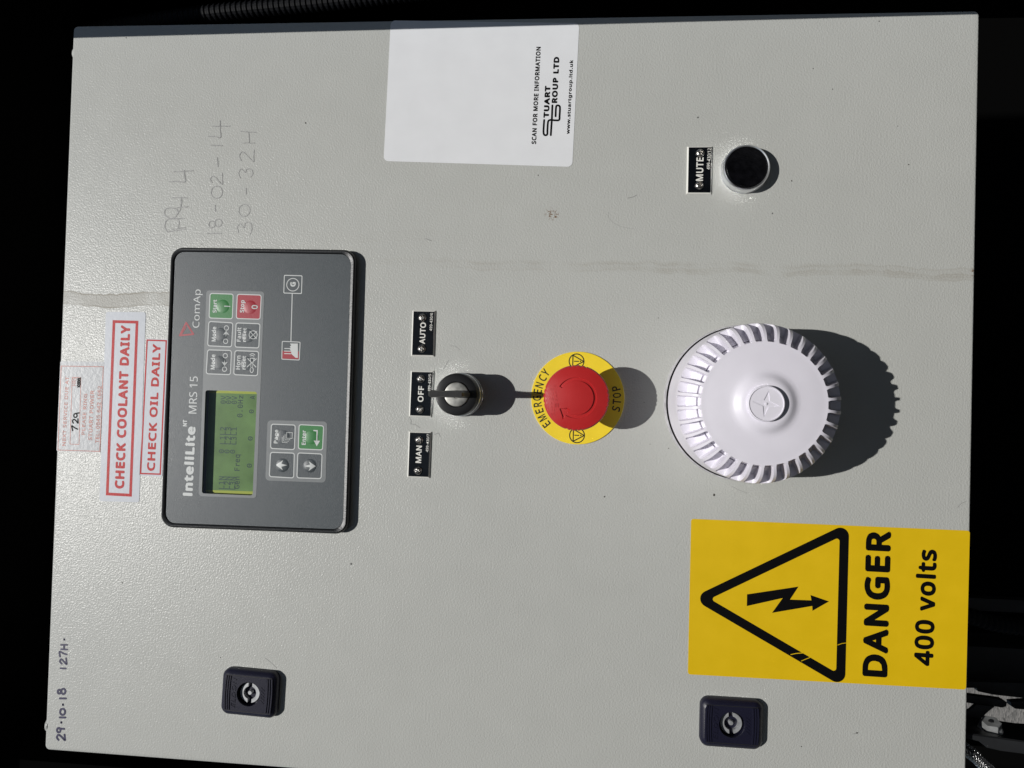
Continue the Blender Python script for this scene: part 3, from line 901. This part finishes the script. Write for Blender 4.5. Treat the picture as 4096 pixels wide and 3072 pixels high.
def L6(b):
    text(b, 'Horn', (263.7, 468.2), (273.0, 468.1), (263.6, 471.3), HT, 0.045)
    text(b, 'reset', (263.8, 464.3), (272.9, 464.3), (263.7, 467.0), HT, 0.045)
    b.ribbon([(271.4, 461.9), (271.5, 458.3)], 0.5, HT, caps=False)
    b.ribbon([(271.2, 461.4), (267.8, 460.7), (265.7, 460.8)], 0.5, HT)
    b.ribbon([(271.2, 458.8), (267.8, 459.5), (265.7, 459.7)], 0.5, HT)
    c = (263.6, 460.2)
    b.ribbon([(c[0] + 1.7 * math.cos(2 * math.pi * k / 20), c[1] + 1.1 * math.sin(2 * math.pi * k / 20)) for k in range(20)], 0.5, HT, True)
    b.ribbon([(271.4, 463.3), (265.5, 457.2)], 0.55, HT + 0.01, caps=False)
    b.ribbon([(271.3, 457.2), (265.5, 463.4)], 0.55, HT + 0.02, caps=False)
    b.ribbon(curve([(272.9, 461.3), (273.4, 460.2), (272.8, 459.0)]), 0.45, HT)
    b.ribbon(curve([(273.8, 461.9), (274.6, 460.0), (273.7, 458.4)]), 0.45, HT)
legend(o, f, L6)
o, f = key('key', quad((228.3, 445.7), (228.2, 428.7), (211.6, 445.7), (211.3, 428.7)), M_face, (219.9, 437.1))
o['label'] = 'page key'
def L7(b):
    text(b, 'Page', (215.3, 439.8), (224.4, 439.7), (215.2, 443.3), HT, BD)
    c = (220.9, 432.7)
    b.ribbon([(c[0] - 1.9, c[1] - 1.9), (c[0] + 1.9, c[1] - 1.9), (c[0] + 1.9, c[1] + 1.9), (c[0] - 1.9, c[1] + 1.9)], 0.5, HT, True)
    for k in (1, 2, 3):
        e = k * 0.95
        b.ribbon([(c[0] - 1.9 - e, c[1] - 1.6 + e), (c[0] - 1.9 - e, c[1] + 1.9 + e), (c[0] + 1.6 - e, c[1] + 1.9 + e)], 0.42, HT, caps=False)
legend(o, f, L7)
o, f = key('key', quad((228.6, 426.7), (228.3, 409.4), (211.9, 426.7), (211.8, 409.6)), M_green, (220.1, 417.6))
o['label'] = 'green enter key'
def L8(b):
    text(b, 'Enter', (215.0, 421.4), (224.7, 421.5), (214.9, 424.2), HT, BD)
    b.ribbon([(224.7, 416.5), (224.6, 413.8)], 0.8, HT, caps=False)
    b.ribbon([(225.1, 414.0), (217.5, 413.9)], 0.8, HT + 0.01, caps=False)
    b.flat([(218.1, 416.0), (218.1, 411.8), (214.4, 413.9)], HT)
legend(o, f, L8)
o, f = key('key', quad((209.6, 445.6), (209.6, 428.7), (192.9, 445.9), (192.6, 428.6)), M_face, (201.0, 436.8), 0.7)
o['label'] = 'up arrow key'
legend(o, f, lambda b: b.flat([(201.1, 441.2), (204.5, 436.3), (202.2, 437.3), (201.2, 433.4), (200.1, 437.3), (197.8, 436.3)], HT))
o, f = key('key', quad((209.9, 426.9), (209.7, 409.8), (192.8, 427.0), (192.9, 409.9)), M_face, (201.4, 418.1), 0.7)
o['label'] = 'down arrow key'
legend(o, f, lambda b: b.flat([(201.3, 414.0), (197.9, 418.8), (200.3, 417.7), (201.1, 421.6), (202.2, 417.8), (204.4, 418.8)], HT))
# printed titles
HX = HF + 0.06
b = flatmb(); text(b, 'lnteliLite', (178.1, 498.2), (224.6, 497.8), (177.9, 505.2), HX, 0.085)
text(b, 'NT', (224.6, 504.0), (229.0, 504.0), (224.5, 506.9), HX, 0.08)
b.build('title_lettering', M_print, ctl)
b = flatmb(); text(b, 'MRS 15', (233.3, 497.6), (258.3, 497.5), (233.1, 503.3), HX, 0.008)
b.build('title_lettering', M_print, ctl)
b = flatmb(); text(b, 'ComAp', (291.0, 496.4), (316.9, 496.3), (290.9, 502.7), HX, 0.0)
b.build('title_lettering', M_print, ctl)
b = flatmb()
for k, (p, q) in enumerate((((294.3, 507.2), (285.6, 511.4)), ((285.6, 511.4), (286.7, 501.8)), ((286.7, 501.8), (294.3, 507.2)))):
    b.ribbon([p, q], 1.15, HX + 0.01 * k)
b.ribbon([(291.4, 507.1), (286.6, 510.0)], 0.6, HX + 0.05)
b.build('triangle_emblem', M_redkey, ctl)
# generator and load symbols with their line
gq = quad((327.6, 440.3), (327.4, 427.6), (315.2, 440.3), (315.0, 427.6))
b = MB().holed([rpoly(gq, 0.8, 4), rpoly(inset(gq, 0.55), 0.5, 4)], HF, HX)
so = b.build('generator_symbol', M_print, ctl)
b = flatmb(); b.ribbon(circle((321.1, 434.0), 4.2, 36), 0.5, HX, True)
text(b, 'G', (319.8, 432.0), (322.9, 432.0), (319.7, 435.8), HX, 0.09)
b.build('legend', M_print, so)
b = flatmb(); b.ribbon([(315.1, 434.2), (283.4, 434.0)], 0.6, HX, caps=False); b.build('symbol_line', M_print, ctl)
lq = quad((283.5, 440.2), (283.2, 427.4), (271.1, 440.1), (270.8, 427.6))
so = MB().holed([rpoly(lq, 0.8, 4), rpoly(inset(lq, 0.5), 0.5, 4)], HF, HX).build('load_symbol', M_print, ctl)
b = flatmb(); b.flat([(276.9, 439.6), (276.8, 428.3), (271.6, 428.2), (271.7, 439.5)], HX - 0.02); b.build('red_half', M_redkey, so)
b = flatmb()
b.flat([(281.9, 434.5), (282.0, 429.2), (272.5, 428.8), (272.5, 430.4), (275.0, 433.4), (276.7, 433.6), (278.2, 434.6), (278.4, 433.7), (280.0, 434.7), (280.3, 433.7)], HX + 0.02)
for yy in (0, 1, 2):
    pass
b.ribbon([(278.5, 438.3), (278.5, 433.7)], 0.55, HX + 0.01, caps=False)
b.ribbon([(276.8, 438.4), (276.8, 433.6)], 0.55, HX + 0.012, caps=False)
b.ribbon([(275.1, 438.3), (275.1, 433.6)], 0.55, HX + 0.014, caps=False)
b.build('factory_sign', M_print, so)

# ------------------------------------------------------------------ engraved nameplates
def screw(c, h, parent, turn):
    n, m = 36, 11
    R = 2.72
    b = MB()
    rings = []
    for j in range(m):
        t = j / (m - 1)
        r = R * (1 - t)
        lp = []
        for i in range(n):
            a = 2 * math.pi * i / n
            z = 1.75 * math.sqrt(max(0, 1 - (r / R) ** 2 * 0.96)) 
            lobe = 1.25 + 0.28 * math.cos(4 * (a - turn))
            s = max(0.0, min(1.0, (lobe - r) / 0.22))
            lp.append((c[0] + r * math.cos(a), c[1] + r * math.sin(a), h + z - 1.1 * s))
        rings.append(lp)
    b.loft([[(p[0], p[1], h - 0.05) for p in rings[0]]] + rings[:-1], True, True)
    b.build('screw', M_steel, parent, smooth=50)
def nameplate(q, word, wA, wE, wT, num, nA, nE, nT, screws, label):
    cx = sum(p[0] for p in q) / 4; cy = sum(p[1] for p in q) / 4
    t = thing('nameplate', label, 'nameplate', (cx, cy, 0), 'black engraved nameplates')
    MB().loft([[(u, v, h) for u, v in inset(q, i)] for i, h in ((0, 0.0), (0, 0.55), (0.8, 1.35))]).build('white_core', M_white, t)
    MB().prism(inset(q, 0.85), 1.30, 1.50).build('plate', M_gloss, t)
    b = flatmb(); text(b, word, wA, wE, wT, 1.54, 0.045); b.build('engraved_word', M_white, t)
    b = flatmb(); text(b, num, nA, nE, nT, 1.54, 0.02); b.build('engraved_number', M_white, t)
    for k, s in enumerate(screws): screw(s, 1.5, t, k * 0.9 + cx)
    return t
nameplate(quad((306.1, 353.5), (306.1, 338.1), (275.6, 353.6), (275.7, 338.0)), 'AUTO', (283.8, 344.3), (298.0, 344.0), (283.7, 348.1), '499-430/6', (292.6, 339.8), (304.4, 339.6), (292.6, 341.6),
          ((301.1, 346.5), (280.7, 346.3)), 'black engraved nameplate reading AUTO, nearest the right of the row')
nameplate(quad((266.1, 353.4), (266.2, 338.0), (235.8, 353.7), (235.7, 338.5)), 'OFF', (245.6, 344.2), (256.1, 344.0), (245.5, 348.1), '499-430/5', (252.5, 339.6), (264.2, 339.5), (252.4, 341.4),
          ((260.8, 346.2), (240.7, 346.2)), 'black engraved nameplate reading OFF, just above the key switch')
nameplate(quad((226.1, 353.4), (226.2, 338.3), (195.8, 353.6), (195.8, 338.6)), 'MAN', (205.5, 344.4), (216.9, 344.2), (205.4, 348.2), '499-430/7', (212.9, 339.8), (224.7, 339.4), (212.9, 341.6),
          ((220.5, 346.1), (200.5, 346.3)), 'black engraved nameplate reading MAN, at the left of the row')
nameplate(quad((414.7, 177.5), (414.8, 161.7), (384.0, 177.3), (384.0, 161.5)), 'MUTE', (392.3, 167.1), (407.4, 167.1), (392.3, 171.6), '499-430/12', (399.6, 162.9), (413.3, 162.5), (399.6, 165.1),
          ((410.1, 169.4), (389.4, 169.5)), 'black engraved nameplate reading MUTE, above the round push button')

# ------------------------------------------------------------------ key switch and its key
kc = (251.2, 318.9)
ks = thing('key_switch', 'round black key switch with zinc face under the OFF nameplate', 'key switch', (kc[0], kc[1], 0))
MB().lathe(kc, [(14.3, 0), (14.3, 2.2), (13.9, 2.6), (13.9, 11.6), (13.6, 12.0)], 72).build('collar', M_dchrome, ks, smooth=35)
MB().lathe(kc, [(13.0, 11.8), (13.35, 12.4), (13.35, 21.2), (12.9, 21.9), (12.3, 22.1), (8.3, 22.1), (8.3, 20.6)], 72, True, True).build('bezel', M_black, ks, smooth=35)
MB().lathe(kc, [(7.85, 20.6), (7.85, 22.3), (7.5, 22.8), (6.9, 23.0), (2.6, 23.0), (2.4, 22.4)], 56).build('lock_face', M_zinc, ks, smooth=35)
ky = thing('key', 'black plastic headed key standing in the key switch', 'key', (kc[0], kc[1], 22))
kb = MB()
sec = []
for h, v0, v1, w in ((24.4, 310.6, 329.0, 3.7), (25.4, 309.8, 330.2, 4.1), (38.0, 310.6, 331.4, 4.2), (45.3, 311.0, 332.0, 4.3), (46.6, 311.8, 331.2, 3.4)):
    lp = []
    N = 14
    for k in range(N + 1):
        t = k / N; v = v0 + (v1 - v0) * t
        q = 0.80 + 0.42 * abs(t - 0.45) ** 1.3 * 1.6
        e = min(1.0, math.sqrt(max(0.0, 1 - (max(0, abs(t - 0.5) - 0.44) / 0.06) ** 2)) * 0.45 + 0.55)
        lp.append((kc[0] + w / 2 * q * e, v, h))
    for k in range(N, -1, -1):
        p = lp[k]
        lp.append((2 * kc[0] - p[0], p[1], h))
    sec.append(lp)
kb.loft(sec)
kb.build('key_head', mat('worn_key_plastic', (0.022, 0.021, 0.020), 0.38, bump=(900, 0.3, 0.0002), vary=0.15, vscale=200), ky, smooth=35)
MB().prism(rrect(kc[0], 315.5, 3.9, 13.5, 1.2), 22.9, 24.6).build('shoulder', M_black, ky)
MB().box(kc[0] - 0.9, kc[0] + 0.9, 314.5, 323.0, 21.0, 25.0).build('blade', M_zinc, ky)

# ------------------------------------------------------------------ emergency stop
ec = (251.2, 243.3)
es = thing('emergency_stop', 'red mushroom emergency stop button on a round yellow legend', 'stop button', (ec[0], ec[1], 0))
lp_ = MB().lathe(ec, [(30.0, 0.0), (30.0, 0.8), (29.8, 1.0)], 128).build('legend_plate', M_yel, es, label='round yellow legend plate')
CE = (251.2, 243.1)
def ring_letter(b, ch, p, outward, hgt, wid, bold=0.03):
    vs, fs = glyphs(ch, bold, F_SANS)
    x0 = min(v[0] for v in vs); x1 = max(v[0] for v in vs); y0 = min(v[1] for v in vs); y1 = max(v[1] for v in vs)
    upv = (Vector(p) - Vector(ec)).normalized() * (1 if outward else -1)
    rt = Vector((upv.y, -upv.x))
    out = []
    for x, y, z in vs:
        q = Vector(p) + rt * ((x - (x0 + x1) / 2) / max(1e-6, x1 - x0) * wid) + upv * ((y - (y0 + y1) / 2) / (y1 - y0) * hgt)
        out.append((q.x, q.y, 1.05 + z))
    b.add(out, fs)
b = flatmb()
for ch, p, w in (('E', (233.6, 262.9), 2.7), ('M', (237.6, 265.7), 3.6), ('E', (242.0, 267.7), 2.7), ('R', (246.2, 269.0), 3.0), ('G', (250.3, 269.5), 3.2), ('E', (254.7, 269.2), 2.7), ('N', (258.8, 268.2), 3.2), ('C', (263.5, 266.3), 3.2), ('Y', (267.1, 264.4), 3.2)):
    ring_letter(b, ch, p, True, 5.4, w)
b.build('legend_lettering', M_ink, lp_)
b = flatmb()
for ch, p, w in (('S', (245.0, 218.4), 3.0), ('T', (249.5, 218.0), 3.2), ('O', (253.6, 218.1), 3.1), ('P', (258.1, 218.8), 3.0)):
    ring_letter(b, ch, p, False, 5.3, w)
b.build('legend_lettering', M_ink, lp_)
def warn(cpt):
    b = flatmb(); h = 1.06
    b.ribbon(circle(cpt, 4.75, 40), 0.68, h, True)
    tri = [(cpt[0] + 4.0 * math.cos(a), cpt[1] + 4.0 * math.sin(a)) for a in (math.radians(x) for x in (-90, 30, 150))]
    tri = [(cpt[0], cpt[1] - 4.6), (cpt[0] + 3.9, cpt[1] + 2.4), (cpt[0] - 3.9, cpt[1] + 2.4)]
    for k in range(3): b.ribbon([tri[k], tri[(k + 1) % 3]], 0.68, h + 0.01 * k)
    b.ribbon([(cpt[0], cpt[1] + 1.4), (cpt[0], cpt[1] - 1.3)], 0.66, h)
    b.ribbon([(cpt[0], cpt[1] - 2.45), (cpt[0] + 0.02, cpt[1] - 2.5)], 0.8, h)
    b.build('warning_symbol', M_ink, lp_)
warn((274.9, 244.6)); warn((227.1, 243.0))
MB().lathe(ec, [(14.5, 1.0), (14.5, 4.5), (13.0, 5.0), (12.0, 18), (12.0, 26)], 64).build('neck', M_black, es, smooth=35)
eh = (251.2, 244.0)
def head_h(r): return 33.6 - 2.2 * (r / 19.0) ** 2
arc0, arc1 = math.radians(-214), math.radians(57)
ah = [(244.4, 253.8), (244.6, 248.6), (243.5, 247.4), (242.4, 249.0), (240.4, 250.4), (238.5, 251.6)]
def in_poly(p, poly):
    ins = False
    j = len(poly) - 1
    for i in range(len(poly)):
        if (poly[i][1] > p[1]) != (poly[j][1] > p[1]) and p[0] < (poly[j][0] - poly[i][0]) * (p[1] - poly[i][1]) / (poly[j][1] - poly[i][1]) + poly[i][0]: ins = not ins
        j = i
    return ins
n = 300
rs = [0.05] + [0.8 + 0.8 * k for k in range(11)] + [9.6 + 0.14 * k for k in range(34)] + [14.6, 15.4, 16.4, 17.4, 18.2]
rings = []
for r in rs[::-1]:
    lp = []
    for i in range(n):
        a = 2 * math.pi * i / n - math.pi * 1.2
        x, y = r * math.cos(a), r * math.sin(a)
        p = (eh[0] + x, eh[1] + y)
        z = head_h(r)
        if (10.4 <= r <= 12.3 and arc0 <= a <= arc1) or in_poly(p, ah):
            z -= 0.75
        lp.append((p[0], p[1], z))
    rings.append(lp)
under = [(12.0, 25.0), (17.0, 25.4), (19.4, 26.6), (20.0, 28.2), (20.0, 29.6), (19.7, 30.8), (19.2, 31.4)]
hd = MB()
def und(r, h):
    out = []
    for i in range(n):
        a = 2 * math.pi * i / n - math.pi * 1.2
        rr = r
        if r > 19.0:
            ph = (a / (2 * math.pi) * 4) % 1.0
            if abs(((a + 0.0) % (math.pi / 2)) - 0) < 0.33 or abs(((a) % (math.pi / 2)) - math.pi / 2) < 0.33:
                rr = r - 0.35 * (1 if math.sin(a * 40) > 0.25 else 0)
        out.append((eh[0] + rr * math.cos(a), eh[1] + rr * math.sin(a), h))
    return out
hd.loft([und(r, h) for r, h in under] + rings, True, True)
head = hd.build('mushroom_head', M_red, es, smooth=32)
b = MB()
text(b, 'Schneider', (240.2, 256.7), (258.6, 258.4), (240.1, 259.3), 33.28, -0.004, None, 0.03)
text(b, 'Electric', (249.2, 255.3), (258.6, 256.6), (249.2, 256.7), 33.28, -0.004, None, 0.03)
def hw(u, v):
    r = math.hypot(u - eh[0], v - eh[1]); return head_h(r) - 33.3
b.build('moulded_lettering', M_red, head, warp=hw)
b = MB()
lc = (246.4, 255.9)
for k, (x0, y0, x1, y1) in enumerate(((-1.2, 0.9, 1.2, 0.9), (-1.2, 0.0, 1.2, 0.0), (-1.2, -0.9, 1.2, -0.9))):
    b.box(lc[0] + x0, lc[0] + x1, lc[1] + y0 - 0.2, lc[1] + y0 + 0.2, 33.1, 33.55)
b.build('moulded_emblem', M_red, head, warp=hw)

# ------------------------------------------------------------------ sounder
sc_ = (251.1, 139.2)
sr = thing('alarm_sounder', 'round white alarm sounder with ring of slots under the emergency stop', 'sounder', (sc_[0], sc_[1], 0))
MB().lathe(sc_, [(49.3, 0), (49.1, 6.4), (48.9, 6.9), (48.35, 6.9), (48.3, 2.6), (44.0, 2.6)], 144).build('base', M_sirenb, sr, smooth=35)
MB().lathe(sc_, [(48.2, 2.0), (48.2, 3.0), (45.2, 3.1), (45.2, 10.0)], 96).build('joint_seal', M_wall, sr)
# head profile: radius, height
prof = [(45.4, 8.5), (47.2, 8.6), (47.5, 8.9), (47.4, 14), (47.2, 20), (47.0, 26), (46.8, 32), (46.7, 36)]
NS = 34
sh = []
for k in range(0, 41):
    t = k / 40
    a = math.radians(4 + 78 * t)
    # elliptical shoulder from (46.6,37) to (33.5,57)
    sh.append((33.6 + 13.0 * math.cos(a * 90 / 82 if a < math.radians(82) else math.pi / 2), 37.5 + 19.6 * math.sin(a * 90 / 82)))
prof2 = prof + sh + [(31.5, 57.35), (28, 57.8), (24, 58.1), (20, 58.35), (18, 58.6), (16.4, 59.3), (15.0, 60.3), (13.6, 61.1), (12.0, 61.5), (10.0, 61.5)]
i0 = len(prof)
fr = [0.0, 0.07, 0.105, 0.12, 0.135, 0.17, 0.26, 0.38, 0.5, 0.62, 0.74, 0.83, 0.865, 0.88, 0.895, 0.93]
na = NS * len(fr)
hdm = MB()
lps = []
for pi_, (r, h) in enumerate(prof2):
    lp = []
    t = (pi_ - i0) / 40
    for s in range(NS):
        for q in fr:
            a = 2 * math.pi * (s + q) / NS
            dep = 0.0
            if 0.10 <= t <= 0.93:
                hw_ = 0.385
                e = min(t - 0.10, 0.93 - t)
                if e < 0.10: hw_ *= math.sqrt(max(0.0, 1 - ((0.10 - e) / 0.10) ** 2)) * 0.45 + 0.55
                x = abs(q - 0.5)
                if x < hw_:
                    wl = min(1.0, (hw_ - x) / 0.03)
                    e2 = min(1.0, e / 0.035)
                    dep = 7.0 * wl * e2 * (0.72 + 0.28 * min(1, e / 0.3))
                    if 0.66 < t < 0.75: dep += 6.0 * wl
            an = math.radians(8 + 74 * max(0, min(1, t)))
            rr = r - dep * math.cos(an); hh_ = h - dep * math.sin(an)
            lp.append((sc_[0] + rr * math.cos(a), sc_[1] + rr * math.sin(a), hh_))
    lps.append(lp)
hdm.loft(lps, True, True)
sh_o = hdm.build('sounder_head', M_siren, sr, smooth=30)
# centre button with the recessed four-pointed star
bt = (251.0, 139.9)
BH = 64.6
star = [(258.2, 138.8), (252.4, 138.0), (249.8, 132.5), (249.2, 138.6), (243.6, 141.1), (249.6, 141.8), (252.0, 147.4), (252.8, 141.4)]
bm_ = MB()
bm_.lathe(bt, [(10.0, 61.0), (10.0, 64.2), (9.7, 64.7), (9.35, 64.8), (9.1, 64.55), (9.05, 64.3)], 72, True, False)
tris = tessellate_polygon([[Vector((x, y, 0)) for x, y in circle(bt, 9.05, 72)], [Vector((x, y, 0)) for x, y in star]])
allp = circle(bt, 9.05, 72) + star
bm_.add([(x, y, 64.3) for x, y in allp], [list(t) for t in tris])
bm_.loft([[(x, y, 64.3) for x, y in star], [(x, y, 63.8) for x, y in inset(star, 0.25) if True] if False else [(x, y, 63.85) for x, y in star]], False, True)
bm_.build('centre_cap', M_siren, sh_o, smooth=35)
MB().lathe((250.9, 140.0), [(0.75, 63.8), (0.75, 64.25), (0.5, 64.35)], 16).build('moulding_pip', M_siren, sh_o, smooth=40)

# ------------------------------------------------------------------ mute push button
mc = (399.3, 141.3)
mu = thing('push_button', 'round black push button in a chrome ring under the MUTE nameplate', 'push button', (mc[0], mc[1], 0))
MB().lathe(mc, [(14.9, 0), (14.9, 1.0), (14.6, 1.3), (14.5, 6.6), (14.2, 7.5), (13.7, 7.9), (13.1, 7.7), (12.9, 7.0), (12.9, 5.0)], 96, True, False).build('chrome_ring', M_chrome, mu, smooth=35)
MB().lathe(mc, [(12.75, 4.0), (12.75, 7.3), (12.3, 7.8), (9.0, 7.5), (6.0, 7.25), (3.0, 7.15), (0.1, 7.1)], 72).build('button_cap', M_cap, mu, smooth=35)

# ------------------------------------------------------------------ stickers
ST, SP = 0.16, 0.20
def sticker(name, label, cat, q, r, material):
    cx = sum(p[0] for p in q) / 4; cy = sum(p[1] for p in q) / 4
    t = thing(name, label, cat, (cx, cy, 0))
    MB().prism(rpoly(q, r, 5), 0.01, ST).build('vinyl', material, t)
    return t
def frame(q, w, h0, h1): return MB().holed([list(q), inset(q, w)], h0, h1)
# danger sign
t = sticker('danger_sign', 'yellow high voltage warning sticker with black triangle and lettering DANGER 400 volts', 'sign', quad((176.4, 169.2), (176.4, 0.3), (78.0, 168.9), (79.0, 0.9)), 1.6, M_ysign)
itri = [(126.3, 156.3), (169.0, 77.7), (84.7, 78.1)]
otri = rpoly(inset(itri, -5.6), 5.2, 8)
itr = rpoly(itri, 1.6, 6)
tri_o = MB().holed([otri, itr], 0.05, SP).build('warning_triangle', M_bink, t)
b = flatmb(); b.flat([(130.4, 133.4), (136.9, 102.0), (128.5, 107.0), (128.7, 94.0), (132.0, 94.6), (128.6, 83.3), (122.2, 93.2), (125.2, 93.4), (119.6, 117.8), (129.2, 111.5), (123.0, 133.4)], SP); b.build('lightning_arrow', M_bink, t)
b = flatmb(); text(b, 'DANGER', (83.5, 47.2), (173.9, 46.6), (82.6, 62.6), SP, 0.072); b.build('lettering', M_bink, t)
b = flatmb(); text(b, '400 volts', (92.0, 20.3), (163.7, 19.3), (91.3, 32.5), SP, 0.06); b.build('lettering', M_bink, t)
for p in (([(101.8, 77.7), (103.0, 74.9), (103.5, 72.0)], 0.35), ([(94.2, 105.9), (95.1, 102.8), (95.8, 98.1)], 0.5), ([(90.6, 99.4), (91.8, 97.0), (93.3, 93.7)], 0.4)):
    b = flatmb(); b.ribbon(p[0], p[1], SP + 0.05, caps=False); b.build('scratch', M_ysign, tri_o)
# scan sticker
t = sticker('information_sticker', 'white sticker with company logo and web address at the upper right rim', 'sticker', quad((500.1, 374.6), (496.2, 248.8), (405.5, 376.4), (401.7, 250.8)), 3.2, M_label)
b = flatmb(); text(b, 'SCAN FOR MORE INFORMATION', (416.6, 274.8), (480.9, 273.5), (416.6, 277.9), SP, 0.07); b.build('lettering', M_bink, t)
b = flatmb(); text(b, 'TUART', (433.8, 266.9), (455.1, 266.4), (433.8, 270.6), SP, 0.10); text(b, 'ROUP LTD', (443.6, 261.7), (474.1, 261.1), (443.6, 265.5), SP, 0.10); b.build('logo_lettering', M_bink, t)
b = flatmb()
b.ribbon(curve([(432.5, 270.0), (427.8, 270.2), (424.2, 270.2), (422.7, 269.6), (422.5, 268.5), (423.2, 267.7), (425.9, 267.7), (430.8, 267.5), (432.1, 267.0), (432.6, 265.7)], 5) + [(432.3, 263.6), (432.2, 261.0)], 1.25, SP)
b.ribbon(curve([(432.2, 261.0), (432.8, 260.1), (435.3, 260.0), (440.5, 259.9), (441.7, 260.4), (442.1, 261.3), (441.8, 262.2), (440.6, 262.5), (437.9, 262.6), (434.9, 262.6)], 5), 1.25, SP + 0.01)
b.ribbon([(442.1, 264.9), (433.4, 265.0), (422.5, 265.4)], 1.25, SP + 0.02)
b.build('logo_mark', M_bink, t)
b = flatmb(); text(b, 'www.stuartgroup.ltd.uk', (423.2, 252.5), (471.9, 251.5), (423.2, 255.5), SP, 0.07); b.build('lettering', M_bink, t)
# coolant sticker
t = sticker('coolant_sticker', 'white sticker with red framed lettering CHECK COOLANT DAILY', 'sticker', quad((301.1, 567.9), (301.4, 539.1), (171.2, 567.3), (171.6, 538.7)), 1.6, M_label2)
frame(quad((295.5, 562.7), (295.4, 544.1), (175.4, 562.8), (175.2, 544.1)), 1.95, 0.05, SP).build('red_frame', M_foil, t)
b = flatmb(); text(b, 'CHECK COOLANT DAILY', (180.3, 549.8), (292.2, 549.7), (180.0, 556.7), SP, 0.085); b.build('lettering', M_foil, t)
# oil sticker
t = sticker('oil_sticker', 'white sticker with red framed lettering CHECK OIL DAILY', 'sticker', quad((283.4, 538.0), (283.0, 522.4), (189.8, 539.2), (189.6, 523.0)), 0.8, M_label2)
frame(quad((282.8, 537.8), (282.6, 523.1), (190.7, 538.9), (190.8, 523.9)), 1.0, 0.05, SP).build('red_frame', M_foil, t)
b = flatmb(); text(b, 'CHECK OIL DAILY', (193.2, 528.3), (279.8, 527.4), (193.0, 534.1), SP, 0.065); b.build('lettering', M_foil, t)
# service sticker
t = sticker('service_sticker', 'pale foil sticker with faded red lettering NEXT SERVICE DUE AT at the top edge', 'sticker', quad((266.3, 599.7), (266.8, 567.6), (204.3, 599.9), (204.5, 568.2)), 1.0, M_silver)
frame(quad((263.3, 599.2), (263.6, 567.9), (204.8, 599.2), (204.9, 568.1)), 0.6, 0.05, SP).build('red_frame', M_foil2, t)
frame(quad((255.7, 590.8), (255.7, 583.9), (209.2, 590.5), (209.2, 583.4)), 0.5, 0.05, SP).build('red_frame', M_foil2, t)
b = flatmb()
text(b, 'NEXT SERVICE DUE AT', (208.0, 593.4), (255.9, 592.9), (207.9, 596.0), SP, 0.05)
text(b, 'PLEASE RING', (216.1, 579.6), (244.4, 579.0), (216.0, 582.2), SP, 0.05)
text(b, 'STUART POWER', (212.5, 574.3), (246.9, 574.1), (212.4, 577.1), SP, 0.05)
text(b, 'TEL: 0845 642 1662', (210.8, 569.2), (250.0, 568.9), (210.7, 572.0), SP, 0.05)
text(b, 'HRS', (249.5, 587.5), (255.3, 587.5), (249.4, 590.2), SP, 0.03)
b.build('lettering', M_foil2, t)
strokes('handwritten_number', [[(218.8, 588.7), (220.3, 589.1), (222.1, 589.4), (221.0, 587.7), (219.9, 585.2)], [(223.9, 588.4), (225.4, 589.1), (226.5, 588.1), (225.7, 586.6), (224.0, 585.0), (225.5, 585.1), (227.0, 585.2)], ell((229.2, 587.1), 1.3, 1.2), [(230.6, 587.1), (230.8, 586.0), (231.1, 584.5)]], 0.95, M_bink, t, SP + 0.02)
strokes('ink_scribble', [[(248.8, 586.2), (250.6, 584.4), (251.5, 586.6), (252.8, 584.3), (253.9, 586.4), (255.1, 584.2)], [(248.9, 584.6), (250.1, 586.5), (251.7, 584.3), (252.5, 586.5), (254.0, 584.5), (254.8, 586.3)]], 0.8, M_bink, t, SP + 0.02)

for ob in bpy.data.objects:
    if '_o' in ob: del ob['_o']
scene.cycles.use_denoising = True
scene.cycles.max_bounces = 6
scene.cycles.sample_clamp_indirect = 0.0
scene.cycles.blur_glossy = 0.0
scene.cycles.diffuse_bounces = 3
scene.cycles.glossy_bounces = 3
